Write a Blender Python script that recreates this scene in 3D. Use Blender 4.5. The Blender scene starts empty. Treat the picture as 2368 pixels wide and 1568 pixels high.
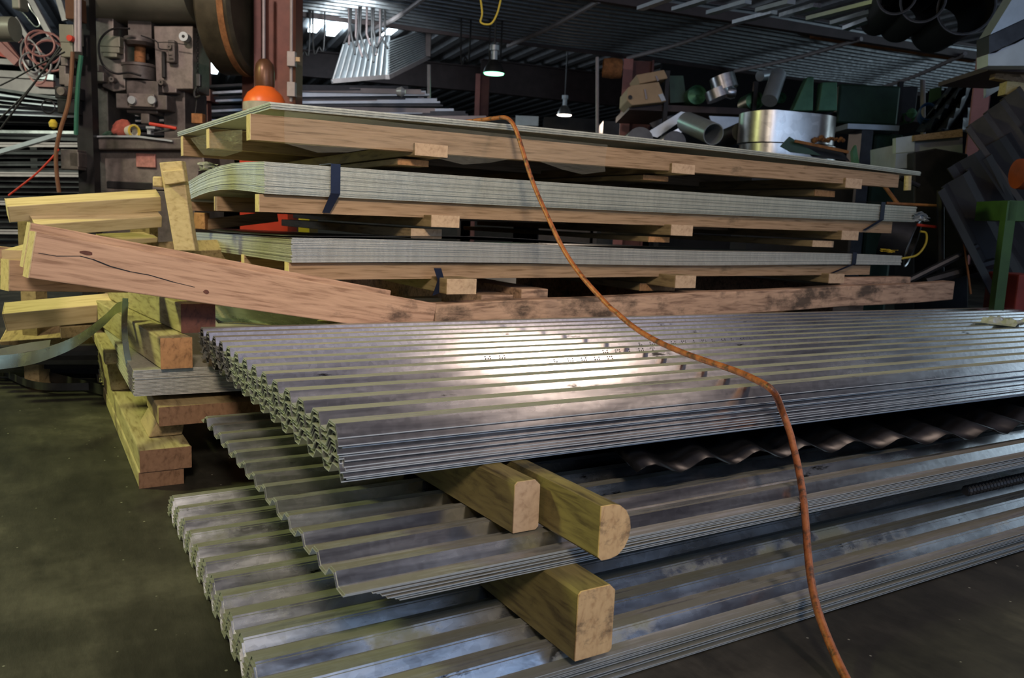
import bpy, bmesh, math, random
from mathutils import Vector, Matrix
random.seed(7)
SC = bpy.context.scene
COL = SC.collection
R_ = random.random
def U(a, b): return a + (b - a) * R_()

# ------------------------------------------------------------------ camera
F_PX, CX, CY, CAM_H = 1880.0, 1184.0, 784.0, 0.75
_a = Vector((3216.0, 134.0, -F_PX)).normalized()
_b = Vector((-1134.0, 319.0, -F_PX)).normalized()
_s = (_a + _b).normalized(); _d = (_a - _b).normalized()
AX = (_s + _d) / math.sqrt(2); AY = (_s - _d) / math.sqrt(2); AZ = AX.cross(AY)
RM = Matrix((AX, AY, AZ))                # world = RM @ camera vector
CAM = Vector((0, 0, CAM_H))
cam_data = bpy.data.cameras.new('camera'); cam = bpy.data.objects.new('camera', cam_data)
COL.objects.link(cam); SC.camera = cam
cam_data.sensor_width = 36.0; cam_data.lens = F_PX / 2368.0 * 36.0
cam_data.clip_start = 0.05; cam_data.clip_end = 200
cam.matrix_world = Matrix.Translation(CAM) @ RM.to_4x4()
cam_data.dof.use_dof = True; cam_data.dof.focus_distance = 1.9; cam_data.dof.aperture_fstop = 7.0

def ray(px, py): return RM @ Vector((px - CX, CY - py, -F_PX))
def oz(px, py, z): d = ray(px, py); return CAM + d * ((z - CAM_H) / d.z)
def oy(px, py, y): d = ray(px, py); return CAM + d * (y / d.y)
def ox(px, py, x): d = ray(px, py); return CAM + d * (x / d.x)
FH = (RM @ Vector((0, 0, -1))); FH.z = 0; FH.normalize()
RH = Vector((FH.y, -FH.x, 0))
def vp(px, py, D):                      # point on the upright plane D metres ahead
    d = ray(px, py); return CAM + d * (D / d.dot(FH))
def uz(px, py, D): p = vp(px, py, D); return p.dot(RH), p.z
VIEW = Matrix(((RH.x, FH.x, 0, 0), (RH.y, FH.y, 0, 0), (0, 0, 1, 0), (0, 0, 0, 1)))   # (right, ahead, up) frame

# ------------------------------------------------------------------ materials
MATS = {}
def nodes(name):
    m = bpy.data.materials.new(name); m.use_nodes = True
    nt = m.node_tree; b = nt.nodes['Principled BSDF']
    MATS[name] = m
    return m, nt, b
def N(nt, t, **k):
    n = nt.nodes.new(t)
    for a, v in k.items():
        if a in n.inputs: n.inputs[a].default_value = v
        else: setattr(n, a, v)
    return n
def ramp(nt, fac, stops):
    r = nt.nodes.new('ShaderNodeValToRGB'); e = r.color_ramp.elements
    while len(e) < len(stops): e.new(0.5)
    for i, (p, c) in enumerate(stops):
        e[i].position = p; e[i].color = (c[0], c[1], c[2], 1)
    nt.links.new(fac, r.inputs[0]); return r.outputs[0]
def coords(nt, scale, rot=(0, 0, 0)):
    t = nt.nodes.new('ShaderNodeTexCoord'); mp = nt.nodes.new('ShaderNodeMapping')
    mp.inputs['Scale'].default_value = scale; mp.inputs['Rotation'].default_value = rot
    nt.links.new(t.outputs['Object'], mp.inputs[0]); return mp.outputs[0]
def bump(nt, b, h, s=0.2, d=0.002):
    n = nt.nodes.new('ShaderNodeBump'); n.inputs['Strength'].default_value = s; n.inputs['Distance'].default_value = d
    nt.links.new(h, n.inputs['Height']); nt.links.new(n.outputs[0], b.inputs['Normal'])
def mixc(nt, f, a, c):
    n = nt.nodes.new('ShaderNodeMix'); n.data_type = 'RGBA'
    nt.links.new(f, n.inputs['Factor'])
    for i, v in ((6, a), (7, c)):
        if isinstance(v, tuple): n.inputs[i].default_value = (*v, 1)
        else: nt.links.new(v, n.inputs[i])
    return n.outputs[2]
def plain(name, col, rough=0.6, metal=0.0, var=0.35, scale=9, bmp=0.15, spec=0.4):
    m, nt, b = nodes(name)
    n = N(nt, 'ShaderNodeTexNoise', Scale=scale, Detail=6.0, Roughness=0.65)
    nt.links.new(coords(nt, (1, 1, 1)), n.inputs['Vector'])
    d = tuple(c * (1 - var) for c in col); l = tuple(min(1, c * (1 + var * .6)) for c in col)
    nt.links.new(ramp(nt, n.outputs[0], [(0.3, d), (0.72, l)]), b.inputs['Base Color'])
    b.inputs['Roughness'].default_value = rough; b.inputs['Metallic'].default_value = metal
    b.inputs['Specular IOR Level'].default_value = spec
    if bmp: bump(nt, b, n.outputs[0], bmp, 0.004)
    return m
def metal(name, col, r0, r1, spangle=60, dust=None, dthr=0.6, stretch=(1, 1, 1), metallic=1.0, bmp=0.06, dark=None, film=None, edge=None):
    m, nt, b = nodes(name)
    v = N(nt, 'ShaderNodeTexVoronoi', Scale=float(spangle))
    n = N(nt, 'ShaderNodeTexNoise', Scale=6.0, Detail=7.0, Roughness=0.6)
    cs = coords(nt, stretch); nt.links.new(cs, n.inputs['Vector'])
    c1 = coords(nt, (1, 1, 1)); nt.links.new(c1, v.inputs['Vector'])
    sep = N(nt, 'ShaderNodeSeparateColor'); nt.links.new(v.outputs['Color'], sep.inputs[0])
    lo = tuple(c * .86 for c in col); hi = tuple(min(1, c * 1.08) for c in col)
    base = ramp(nt, sep.outputs[0], [(0, lo), (1, hi)])
    rr = N(nt, 'ShaderNodeMapRange'); nt.links.new(n.outputs[0], rr.inputs[0])
    rr.inputs[1].default_value = .3; rr.inputs[2].default_value = .7
    rr.inputs[3].default_value = r0; rr.inputs[4].default_value = r1
    rough = rr.outputs[0]
    if dark:
        n3 = N(nt, 'ShaderNodeTexNoise', Scale=5.0, Detail=8.0, Roughness=0.72)
        c3 = coords(nt, (1.2, 7, 3)); nt.links.new(c3, n3.inputs['Vector'])
        f3 = ramp(nt, n3.outputs[0], [(.63, (0, 0, 0)), (.68, (1, 1, 1))])
        base = mixc(nt, f3, base, dark)
    if dust:
        n2 = N(nt, 'ShaderNodeTexNoise', Scale=3.2, Detail=9.0, Roughness=0.62)
        c2 = coords(nt, (1, 2.2, 1)); nt.links.new(c2, n2.inputs['Vector'])
        f = ramp(nt, n2.outputs[0], [(dthr, (0, 0, 0)), (dthr + .06, (1, 1, 1))])
        base = mixc(nt, f, base, dust)
        mm = N(nt, 'ShaderNodeMath', operation='MULTIPLY_ADD'); nt.links.new(f, mm.inputs[0])
        mm.inputs[1].default_value = -metallic * .8; mm.inputs[2].default_value = metallic
        nt.links.new(mm.outputs[0], b.inputs['Metallic'])
    else: b.inputs['Metallic'].default_value = metallic
    if film or edge:
        # olive reflection painted on level faces along with dust; sheared sheet edges are dull
        g = N(nt, 'ShaderNodeNewGeometry'); sx = N(nt, 'ShaderNodeSeparateXYZ'); nt.links.new(g.outputs['True Normal'], sx.inputs[0])
        ab = N(nt, 'ShaderNodeMath', operation='ABSOLUTE'); nt.links.new(sx.outputs[2], ab.inputs[0])
        met = b.inputs['Metallic'].links[0].from_socket if b.inputs['Metallic'].is_linked else None
        if met is None:
            vv = N(nt, 'ShaderNodeValue'); vv.outputs[0].default_value = metallic; met = vv.outputs[0]
        def blend(mask, colour, mval, rval):
            nonlocal base, rough, met
            base = mixc(nt, mask, base, colour)
            for which, val in (('m', mval), ('r', rval)):
                mx = N(nt, 'ShaderNodeMix'); mx.data_type = 'FLOAT'; nt.links.new(mask, mx.inputs[0])
                nt.links.new(met if which == 'm' else rough, mx.inputs[2]); mx.inputs[3].default_value = val
                if which == 'm': met = mx.outputs[0]
                else: rough = mx.outputs[0]
        if film:
            up = ramp(nt, ab.outputs[0], [(.90, (0, 0, 0)), (.96, (1, 1, 1))])
            nf = N(nt, 'ShaderNodeTexNoise', Scale=4.0, Detail=6.0, Roughness=.6); nt.links.new(coords(nt, (.8, 14, 1)), nf.inputs['Vector'])
            fz = ramp(nt, nf.outputs[0], [(.36, (.25, .25, .25)), (.52, (.9, .9, .9))])
            mm2 = N(nt, 'ShaderNodeMath', operation='MULTIPLY'); nt.links.new(up, mm2.inputs[0]); nt.links.new(fz, mm2.inputs[1])
            blend(mm2.outputs[0], film, .25, .45)
        if edge:
            eg = ramp(nt, ab.outputs[0], [(.10, (1, 1, 1)), (.22, (0, 0, 0))])
            blend(eg, edge, .35, .5)
        nt.links.new(met, b.inputs['Metallic'])
    nt.links.new(base, b.inputs['Base Color']); nt.links.new(rough, b.inputs['Roughness'])
    n4 = N(nt, 'ShaderNodeTexNoise', Scale=14.0, Detail=4.0); nt.links.new(coords(nt, (1, 2, 1)), n4.inputs['Vector'])
    bump(nt, b, n4.outputs[0], bmp, 0.004)
    return m
def wood(name, light, dark, stretch=(1.2, 14, 14), stain=None, sthr=.6, rough=.72, sscale=3.5):
    m, nt, b = nodes(name)
    n = N(nt, 'ShaderNodeTexNoise', Scale=5.0, Detail=8.0, Roughness=0.62, Distortion=0.6)
    cs = coords(nt, stretch); nt.links.new(cs, n.inputs['Vector'])
    w = N(nt, 'ShaderNodeTexNoise', Scale=1.7, Detail=3.0); nt.links.new(cs, w.inputs['Vector'])
    w2 = N(nt, 'ShaderNodeMath', operation='MULTIPLY'); nt.links.new(w.outputs[0], w2.inputs[0]); w2.inputs[1].default_value = 34.
    w3 = N(nt, 'ShaderNodeMath', operation='SINE'); nt.links.new(w2.outputs[0], w3.inputs[0])
    w4 = N(nt, 'ShaderNodeMath', operation='MULTIPLY_ADD'); nt.links.new(w3.outputs[0], w4.inputs[0]); w4.inputs[1].default_value = .07
    nt.links.new(n.outputs[0], w4.inputs[2])
    c = ramp(nt, w4.outputs[0], [(.3, dark), (.47, tuple((a + 2 * d) / 3 for a, d in zip(dark, light))), (.7, light)])
    if stain:
        s = N(nt, 'ShaderNodeTexNoise', Scale=sscale, Detail=9.0, Roughness=0.7)
        nt.links.new(coords(nt, (1, 1, 1.6)), s.inputs['Vector'])
        f = ramp(nt, s.outputs[0], [(sthr, (0, 0, 0)), (sthr + .12, (.85, .85, .85))])
        c = mixc(nt, f, c, stain)
    nt.links.new(c, b.inputs['Base Color']); b.inputs['Roughness'].default_value = rough
    b.inputs['Specular IOR Level'].default_value = .25
    bump(nt, b, w4.outputs[0], .35, .002)
    return m
def emit(name, col, s):
    m, nt, b = nodes(name); b.inputs['Emission Color'].default_value = (*col, 1); b.inputs['Emission Strength'].default_value = s
    b.inputs['Base Color'].default_value = (*col, 1); return m

GALV = metal('galvanised_steel', (.70, .71, .74), .17, .30, 90, dust=(.33, .33, .27), dthr=.68, stretch=(.5, 9, 1), dark=(.06, .06, .06), film=(.30, .31, .24), edge=(.46, .49, .52))
GALV_MID = metal('galvanised_steel_mid', (.62, .63, .65), .15, .30, 90, dust=(.28, .28, .22), dthr=.69, stretch=(.5, 9, 1), dark=(.06, .055, .045), film=(.17, .16, .12), edge=(.46, .49, .50))
GALV_LOW = metal('galvanised_steel_stained', (.62, .64, .68), .15, .40, 60, dust=(.25, .26, .21), dthr=.56, stretch=(.6, 5, 1), dark=(.03, .03, .035), bmp=.12, film=(.20, .20, .16), edge=(.42, .45, .46))
SHEET_TOP = metal('flat_sheet_steel', (.50, .50, .42), .42, .58, 160, metallic=.5)
SHEET_LOW = metal('flat_sheet_steel_bright', (.52, .50, .44), .40, .52, 160, metallic=.5)
WOOD_PINK = wood('oak_pinkish', (.56, .35, .235), (.29, .165, .105), (1.3, 18, 18), stain=(.06, .04, .03), sthr=.58)
WOOD_DARK = wood('oak_dirty', (.54, .35, .23), (.20, .12, .08), (1.5, 12, 12), stain=(.035, .028, .022), sthr=.50)
WOOD_YEL = wood('pine_pale', (.60, .47, .27), (.42, .31, .16), (1.2, 13, 13), stain=(.22, .17, .09), sthr=.63)
WOOD_RUN = wood('pine_runner', (.36, .24, .145), (.17, .105, .055), (1.2, 22, 22), stain=(.10, .07, .04), sthr=.62)
WOOD_BLK = wood('pine_block', (.52, .37, .24), (.36, .24, .15), (12, 1.5, 12), stain=(.2, .13, .07), sthr=.66)
WOOD_GRN = wood('treated_block', (.20, .16, .06), (.07, .052, .022), (12, 1.6, 12), stain=(.02, .02, .014), sthr=.54)
WOOD_END = wood('sawn_end', (.62, .42, .22), (.42, .26, .13), (16, 2, 9), stain=(.035, .03, .028), sthr=.50, sscale=11.0)
WOOD_PAL = wood('pallet_wood', (.36, .27, .14), (.17, .12, .06), (10, 1.5, 10), stain=(.05, .04, .02), sthr=.60)
WOOD_RED = wood('red_end', (.14, .055, .04), (.07, .03, .025), (14, 2, 9))
WOOD_ORG = wood('orange_end', (.44, .23, .10), (.22, .11, .05), (14, 2, 9))
CAST = plain('cast_iron', (.115, .098, .09), .5, .35, .45, 14)
CAST_L = plain('cast_iron_worn', (.20, .17, .155), .45, .4, .35, 18)
GUARD = plain('guard_paint', (.20, .195, .15), .4, .2, .25, 5)
BLACK = plain('black_steel', (.018, .017, .018), .5, .3, .4, 12)
DKMET = plain('dark_steel', (.06, .06, .063), .42, .7, .4, 7)
STEEL = metal('bright_steel', (.62, .63, .64), .25, .4, 30, metallic=1.0)
ALU = metal('brushed_aluminium', (.62, .60, .57), .25, .38, 20, metallic=1.0, stretch=(1, 1, .3))
REDPAINT = plain('red_oxide_paint', (.30, .105, .09), .55, .1, .3, 8)
PINKPAINT = plain('faded_red_paint', (.40, .17, .155), .6, .0, .2, 8)
BEAM = plain('primer_beam', (.075, .055, .055), .6, .1, .3, 5)
ORANGE = plain('orange_paint', (.75, .13, .02), .35, .0, .12, 6)
BROWNGL = plain('brown_cap', (.12, .055, .03), .35, .3, .3, 10)
RED = plain('red_plastic', (.5, .04, .02), .45, 0, .2, 8)
YEL = plain('yellow_rubber', (.62, .47, .05), .5, 0, .2, 8)
PINKCLOTH = plain('coral_cloth', (.52, .13, .09), .85, 0, .3, 30)
WHITECL = plain('white_cloth', (.62, .60, .50), .85, 0, .2, 30)
GREENP = plain('machine_green', (.10, .26, .15), .4, .2, .25, 9)
DKGREEN = plain('dark_green_paint', (.02, .055, .032), .45, .2, .35, 8)
LEAFG = plain('bright_green_paint', (.035, .085, .018), .5, 0, .3, 8)
BLUEP = plain('blue_plastic', (.02, .06, .16), .4, 0, .3, 9)
CARD = plain('cardboard', (.50, .36, .22), .8, 0, .12, 6)
WHITE = plain('white_sheet', (.50, .55, .60), .5, .1, .18, 5)
PALEST = plain('pale_steel', (.46, .50, .53), .35, .5, .15, 8)
RUST = plain('rust', (.30, .13, .05), .85, .1, .5, 20)
TARP = plain('black_tarp', (.030, .031, .036), .38, 0, .3, 12, .6)
PLASTIC_BAG = plain('grey_plastic', (.4, .42, .38), .35, 0, .2, 14, .5)
STRAP = plain('blue_black_band', (.012, .016, .035), .35, .4, .2, 12)
STRIPG = metal('green_tinted_strip', (.52, .62, .55), .22, .34, 30, metallic=.9)
HOSEG = plain('green_hose', (.015, .10, .06), .45, 0, .2, 9)
HOSEB = plain('brown_hose', (.16, .07, .03), .55, 0, .25, 9)
ROOF = metal('roof_deck_steel', (.42, .43, .45), .35, .55, 12, metallic=.4, stretch=(1, 1, 1))
MEZZ = metal('storage_deck_steel', (.24, .25, .26), .3, .5, 20, metallic=.7, stretch=(4, .5, 1))
PIPE = plain('conduit_paint', (.33, .29, .29), .5, .2, .2, 10)
SKYL = emit('skylight_glow', (.75, .9, 1.0), 14)
LAMPG = emit('mercury_glow', (.28, 1.0, .50), 5)
LAMPW = emit('sodium_glow', (1.0, .85, .74), 9)

def cable_mat():
    m, nt, b = nodes('orange_cable_rubber')
    n = N(nt, 'ShaderNodeTexNoise', Scale=38.0, Detail=6.0, Roughness=.7)
    nt.links.new(coords(nt, (1, 1, 1)), n.inputs['Vector'])
    nt.links.new(ramp(nt, n.outputs[0], [(.38, (.06, .022, .010)), (.5, (.27, .075, .02)), (.72, (.38, .13, .04))]), b.inputs['Base Color'])
    b.inputs['Roughness'].default_value = .5; bump(nt, b, n.outputs[0], .4, .002); return m
CABLE = cable_mat()
def floor_mat():
    m, nt, b = nodes('stained_concrete')
    n = N(nt, 'ShaderNodeTexNoise', Scale=2.2, Detail=10.0, Roughness=.68)
    nt.links.new(coords(nt, (1, 1, 1)), n.inputs['Vector'])
    s = N(nt, 'ShaderNodeTexNoise', Scale=9.0, Detail=8.0, Roughness=.7)
    nt.links.new(coords(nt, (1, .28, 1), (0, 0, math.radians(62))), s.inputs['Vector'])
    a = ramp(nt, n.outputs[0], [(.36, (.014, .014, .012)), (.52, (.036, .035, .030)), (.68, (.085, .082, .070))])
    c = ramp(nt, s.outputs[0], [(.36, (.48, .46, .43)), (.66, (1.3, 1.25, 1.15))])
    mx = N(nt, 'ShaderNodeMix', data_type='RGBA', blend_type='MULTIPLY'); mx.inputs['Factor'].default_value = .9
    nt.links.new(a, mx.inputs[6]); nt.links.new(c, mx.inputs[7])
    sp = N(nt, 'ShaderNodeTexVoronoi', Scale=20.0); nt.links.new(coords(nt, (1, 1, 1)), sp.inputs['Vector'])
    f = ramp(nt, sp.outputs['Distance'], [(.035, (1, 1, 1)), (.06, (0, 0, 0))])
    o = mixc(nt, f, mx.outputs[2], (.22, .22, .18))
    nt.links.new(o, b.inputs['Base Color']); b.inputs['Roughness'].default_value = .55
    b.inputs['Specular IOR Level'].default_value = .35
    bump(nt, b, s.outputs[0], .35, .006); return m
FLOOR = floor_mat()
def film_mat():
    m, nt, b = nodes('clear_wrap_film')
    b.inputs['Base Color'].default_value = (.6, .58, .48, 1); b.inputs['Roughness'].default_value = .25
    b.inputs['Alpha'].default_value = .09
    n = N(nt, 'ShaderNodeTexNoise', Scale=9.0, Detail=5.0, Distortion=1.0); nt.links.new(coords(nt, (1, 1, 3)), n.inputs['Vector'])
    bump(nt, b, n.outputs[0], .9, .02); return m
FILM = film_mat()

# ------------------------------------------------------------------ mesh builder
class MB:
    def __init__(s): s.v = []; s.f = []
    def add(s, vs, fs):
        k = len(s.v); s.v += [Vector(v) for v in vs]; s.f += [tuple(i + k for i in f) for f in fs]; return s
    def box(s, x0, x1, y0, y1, z0, z1, M=None):
        vs = [Vector((x, y, z)) for z in (z0, z1) for y in (y0, y1) for x in (x0, x1)]
        if M: vs = [M @ v for v in vs]
        return s.add(vs, [(0, 2, 3, 1), (4, 5, 7, 6), (0, 1, 5, 4), (2, 6, 7, 3), (0, 4, 6, 2), (1, 3, 7, 5)])
    def hexa(s, a):                       # 8 corners: bottom 4 (ccw) then top 4
        return s.add(a, [(3, 2, 1, 0), (4, 5, 6, 7), (0, 1, 5, 4), (1, 2, 6, 5), (2, 3, 7, 6), (3, 0, 4, 7)])
    def bar(s, p0, p1, w, h, up=Vector((0, 0, 1))):    # rectangular bar between two points
        p0 = Vector(p0); p1 = Vector(p1); d = (p1 - p0).normalized(); side = d.cross(up).normalized(); u = side.cross(d).normalized()
        q = [p - side * w / 2 * a + u * h / 2 * b for b in (-1, 1) for p, a in ((p0, -1), (p0, 1), (p1, 1), (p1, -1))]
        return s.hexa(q)
    def tube(s, pts, r, seg=8, cap=True):
        pts = [Vector(p) for p in pts]; rings = []; prev = None
        for i, p in enumerate(pts):
            d = (pts[min(i + 1, len(pts) - 1)] - pts[max(i - 1, 0)]).normalized()
            if prev is None:
                a = Vector((0, 0, 1)) if abs(d.z) < .9 else Vector((1, 0, 0)); n = d.cross(a).normalized()
            else: n = (prev - d * prev.dot(d)).normalized()
            prev = n; b = d.cross(n); rr = r[i] if isinstance(r, (list, tuple)) else r
            rings.append([p + (n * math.cos(t) + b * math.sin(t)) * rr for t in [2 * math.pi * k / seg for k in range(seg)]])
        k = len(s.v); s.v += [v for g in rings for v in g]
        for i in range(len(rings) - 1):
            for j in range(seg):
                a = k + i * seg + j; b = k + i * seg + (j + 1) % seg
                s.f.append((a, b, b + seg, a + seg))
        if cap:
            s.f.append(tuple(k + j for j in reversed(range(seg)))); e = k + (len(rings) - 1) * seg
            s.f.append(tuple(e + j for j in range(seg)))
        return s
    def cyl(s, p0, p1, r, seg=16): return s.tube([p0, p1], r, seg)
    def lathe(s, c, prof, seg=24, axis=Vector((0, 0, 1))):
        c = Vector(c); axis = Vector(axis).normalized()
        a = Vector((0, 0, 1)) if abs(axis.z) < .9 else Vector((1, 0, 0)); n = axis.cross(a).normalized(); b = axis.cross(n)
        k = len(s.v)
        for r, z in prof:
            for j in range(seg):
                t = 2 * math.pi * j / seg; s.v.append(c + axis * z + (n * math.cos(t) + b * math.sin(t)) * r)
        for i in range(len(prof) - 1):
            for j in range(seg):
                q = k + i * seg; s.f.append((q + j, q + (j + 1) % seg, q + seg + (j + 1) % seg, q + seg + j))
        return s
    def prism(s, poly, depth, M):         # poly in (x, z), extruded along y by depth in frame M
        n = len(poly); vs = [M @ Vector((x, 0, z)) for x, z in poly] + [M @ Vector((x, depth, z)) for x, z in poly]
        return s.add(vs, [tuple(range(n)), tuple(reversed(range(n, 2 * n)))] + [(i, i + n, (i + 1) % n + n, (i + 1) % n) for i in range(n)])
    def build(s, name, mat, parent=None, smooth=False, bevel=0, label=None, cat=None, group=None, kind=None, solid=0):
        bm = bmesh.new(); vs = [bm.verts.new(v) for v in s.v]
        for f in s.f:
            try: bm.faces.new([vs[i] for i in f])
            except ValueError: pass
        bmesh.ops.recalc_face_normals(bm, faces=bm.faces)
        o0 = wloc(parent) if parent else Vector((sum((v.x for v in s.v), 0) / len(s.v), sum((v.y for v in s.v), 0) / len(s.v), min(v.z for v in s.v)))
        bmesh.ops.translate(bm, verts=bm.verts, vec=-o0)
        me = bpy.data.meshes.new(name); bm.to_mesh(me); bm.free()
        me.materials.append(mat)
        if smooth:
            for p in me.polygons: p.use_smooth = True
            try: me.set_sharp_from_angle(angle=math.radians(40))
            except Exception: pass
        o = bpy.data.objects.new(name, me); COL.objects.link(o)
        if parent: o.parent = parent
        else: o.location = o0
        if solid:
            md = o.modifiers.new('thickness', 'SOLIDIFY'); md.thickness = solid; md.offset = 0
        if bevel:
            md = o.modifiers.new('bevel', 'BEVEL'); md.width = bevel; md.segments = 2; md.limit_method = 'ANGLE'
        tag(o, label, cat, group, kind); return o
def wloc(o):
    v = Vector((0, 0, 0))
    while o: v += o.location; o = o.parent
    return v
def tag(o, label=None, cat=None, group=None, kind=None):
    for k, v in (('label', label), ('category', cat), ('group', group), ('kind', kind)):
        if v: o[k] = v
def thing(name, loc, label, cat, group=None):
    o = bpy.data.objects.new(name, None); COL.objects.link(o); o.location = Vector(loc); o.empty_display_size = .05
    tag(o, label, cat, group); return o
def curve(pts, n=8):                      # Catmull-Rom through points
    P = [Vector(p) for p in pts]; P = [2 * P[0] - P[1]] + P + [2 * P[-1] - P[-2]]; out = []
    for i in range(1, len(P) - 2):
        for k in range(n):
            t = k / n; a, b, c, d = P[i - 1:i + 3]
            out.append(.5 * ((2 * b) + (c - a) * t + (2 * a - 5 * b + 4 * c - d) * t * t + (3 * b - a - 3 * c + d) * t ** 3))
    out.append(P[-2]); return out
def pbox(mb, x0, y0, x1, y1, D, dep):     # upright box facing the aisle: front face spans these bounds at D metres
    u0 = uz(x0, (y0 + y1) / 2, D)[0]; u1 = uz(x1, (y0 + y1) / 2, D)[0]
    z1 = uz((x0 + x1) / 2, y0, D)[1]; z0 = uz((x0 + x1) / 2, y1, D)[1]
    return mb.box(u0, u1, D, D + dep, z0, z1, VIEW)
def floor_py(px, D):                     # image row where the floor meets an upright plane D metres ahead
    lo, hi = 500, 3000
    for _ in range(30):
        mid = (lo + hi) / 2
        if vp(px, mid, D).z > 0: lo = mid
        else: hi = mid
    return lo
def ppoly(mb, pts, D, dep):
    poly = [uz(x, y, D) for x, y in pts]
    return mb.prism(poly, dep, VIEW @ Matrix.Translation((0, D, 0)))
def ptube(pts, D, r, n=6, seg=8, mb=None):
    mb = mb or MB(); q = [vp(p[0], p[1], p[2] if len(p) > 2 else D) for p in pts]
    return mb.tube(curve(q, n) if len(q) > 2 else q, r, seg)

# ------------------------------------------------------------------ building shell
MB().box(-30, 40, -12, 45, -.2, 0).build('floor', FLOOR, kind='structure')
# roof deck: ribs run away from the viewer
def frame_rot(deg, o=(0, 0, 0)): return Matrix.Translation(o) @ Matrix.Rotation(math.radians(deg), 4, 'Z')
DECK = frame_rot(-8)
def deck(z, x0, x1, y0, y1, pitch, h, along, M, wx=.35):
    prof = []
    a0, a1 = (x0, x1) if along == 'y' else (y0, y1)
    a = a0
    while a < a1:
        prof += [(a, z), (a + pitch * wx, z), (a + pitch * .5, z + h), (a + pitch * (.5 + wx), z + h)]; a += pitch
    vs = []; b0, b1 = (y0, y1) if along == 'y' else (x0, x1)
    for b in (b0, b1):
        for p, q in prof: vs.append(M @ (Vector((p, b, q)) if along == 'y' else Vector((b, p, q))))
    n = len(prof)
    return MB().add(vs, [(i, i + 1, i + 1 + n, i + n) for i in range(n - 1)])
deck(4.3, -22, 30, 3, 40, .42, .09, 'y', DECK).build('ceiling', ROOF, kind='structure', solid=.004)
MB().box(-25, 32, 38, 38.3, 0, 6, DECK).build('wall_back', plain('dark_wall', (.010, .010, .012), .9), kind='structure')
MB().box(-22, -21.7, -10, 38, 0, 6, DECK).build('wall_left', MATS['dark_wall'], kind='structure')
_u = uz(1515, 400, 17)[0]
MB().box(_u, _u + 20, 17.0, 17.2, 0, 4.4, VIEW).build('wall_right', MATS['dark_wall'], kind='structure')
for i, (px, py, w, l) in enumerate([(742, 42, .16, 2.0), (784, 54, .16, 1.8), (905, 66, .12, 1.2), (492, 195, .3, 2.0)]):
    p = oz(px, py, 4.28) if py < 150 else oz(px, 150, 4.28)
    q = DECK.inverted() @ p
    MB().box(q.x - w / 2, q.x + w / 2, q.y - l / 2, q.y + l / 2, 4.22, 4.27, DECK).build('window_%d' % (i + 1), SKYL, kind='structure')
# roof beams along the hall
def roof_beam(n, pa, pb, z0, h, mat=BEAM, w=.2):
    a = oz(*pa, z0); b = oz(*pb, z0); d = (b - a).normalized(); a -= d * .1; b += d * .1; up = Vector((0, 0, 1))
    m = MB()
    m.bar(a + up * .015, b + up * .015, w, .03); m.bar(a + up * (h - .015), b + up * (h - .015), w, .03); m.bar(a + up * h / 2, b + up * h / 2, .03, h - .03)
    return m.build('trim_%d' % n, mat, kind='structure')
roof_beam(1, (640, 172), (1112, 213), 3.65, .55)
roof_beam(2, (1120, 214), (1450, 248), 3.55, .7)
roof_beam(3, (0, 130), (200, 150), 3.6, .4)

# ------------------------------------------------------------------ upper storage deck on round bars, right to centre
MZ = 3.0
A0 = oz(640, 22, MZ); A1 = oz(2105, 212, MZ); B1 = oz(2262, 131, MZ); ud = (A1 - A0).normalized(); vd = Vector((-ud.y, ud.x, 0))
wid = abs((B1 - A0).dot(vd))
mz = thing('storage_deck', (A0 + A1) / 2, 'dark ribbed steel storage deck overhead, carried on thin grey bars, seen from below', 'deck')
m = MB(); k = 0; L = (A1 - A0).length + .6; pitch = .15; n = int(wid / pitch)
prof = []
for i in range(n + 1):
    a = i * pitch; prof += [(a, 0), (a + pitch * .3, 0), (a + pitch * .42, .07), (a + pitch * .85, .07)]
vs = []
for t in range(0, 9):
    for a, z in prof: vs.append(A0 + ud * (t / 8 * L - .3) - vd * a + Vector((0, 0, z + .015 * math.sin(t * 1.9))))
q = len(prof); m.add(vs, [(t * q + i, t * q + i + 1, (t + 1) * q + i + 1, (t + 1) * q + i) for t in range(8) for i in range(q - 1)])
m.build('ribbed_panel', MEZZ, mz, solid=.003)
far = A0 + Vector((0, 0, -.04)); 
m = MB(); m.bar(A0 - ud * .3 + Vector((0, 0, -.02)), A1 + ud * .3 + Vector((0, 0, -.02)), .04, .05); m.build('far_edge_angle', BEAM, mz)
e0 = A0 - vd * wid; m = MB(); m.bar(e0 - ud * .3 + Vector((0, 0, .04)), e0 + ud * (L + .4) + Vector((0, 0, .04)), .08, .17); m.build('edge_beam', BEAM, mz)
p0 = oz(1880, 78, MZ + .02); p1 = oz(2250, 135, MZ + .02)
m = MB(); m.bar(p0, p1, .1, .09); m.build('rusty_beam_stretch', plain('orange_rust', (.28, .10, .02), .7, .1, .6, 10), mz)
for pa, pb in (((1385, 2), (1175, 106)), ((1712, 50), (1452, 134)), ((1992, 90), (1700, 164)), ((2232, 124), (2035, 204)), ((980, -4), (862, 68))):
    a = oz(*pa, MZ - .03); b = oz(*pb, MZ - .05); mid = (a + b) / 2 - Vector((0, 0, .03))
    MB().tube(curve([a, mid, b], 6), .026, 8).build('crossbar', PIPE, mz, smooth=True)
for px, y0, y1, r in ((1381, 132, 330, .018), (2134, 185, 330, .022), (992, 150, 235, .02)):
    D = 9.0 if px < 1500 else 7.6
    a = vp(px, y0, D); b = vp(px, y1, D)
    MB().tube([a, b], r, 8).build('hanger_rod', PIPE, smooth=True, label={1381: 'thin vertical grey rod hanging from the deck between the warm lamp and pink column', 2134: 'thin grey rod dropping from the deck beside the black tarp', 992: 'short grey rod hanging under the dark beam left of green lamp'}[px], cat='rod')
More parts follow.
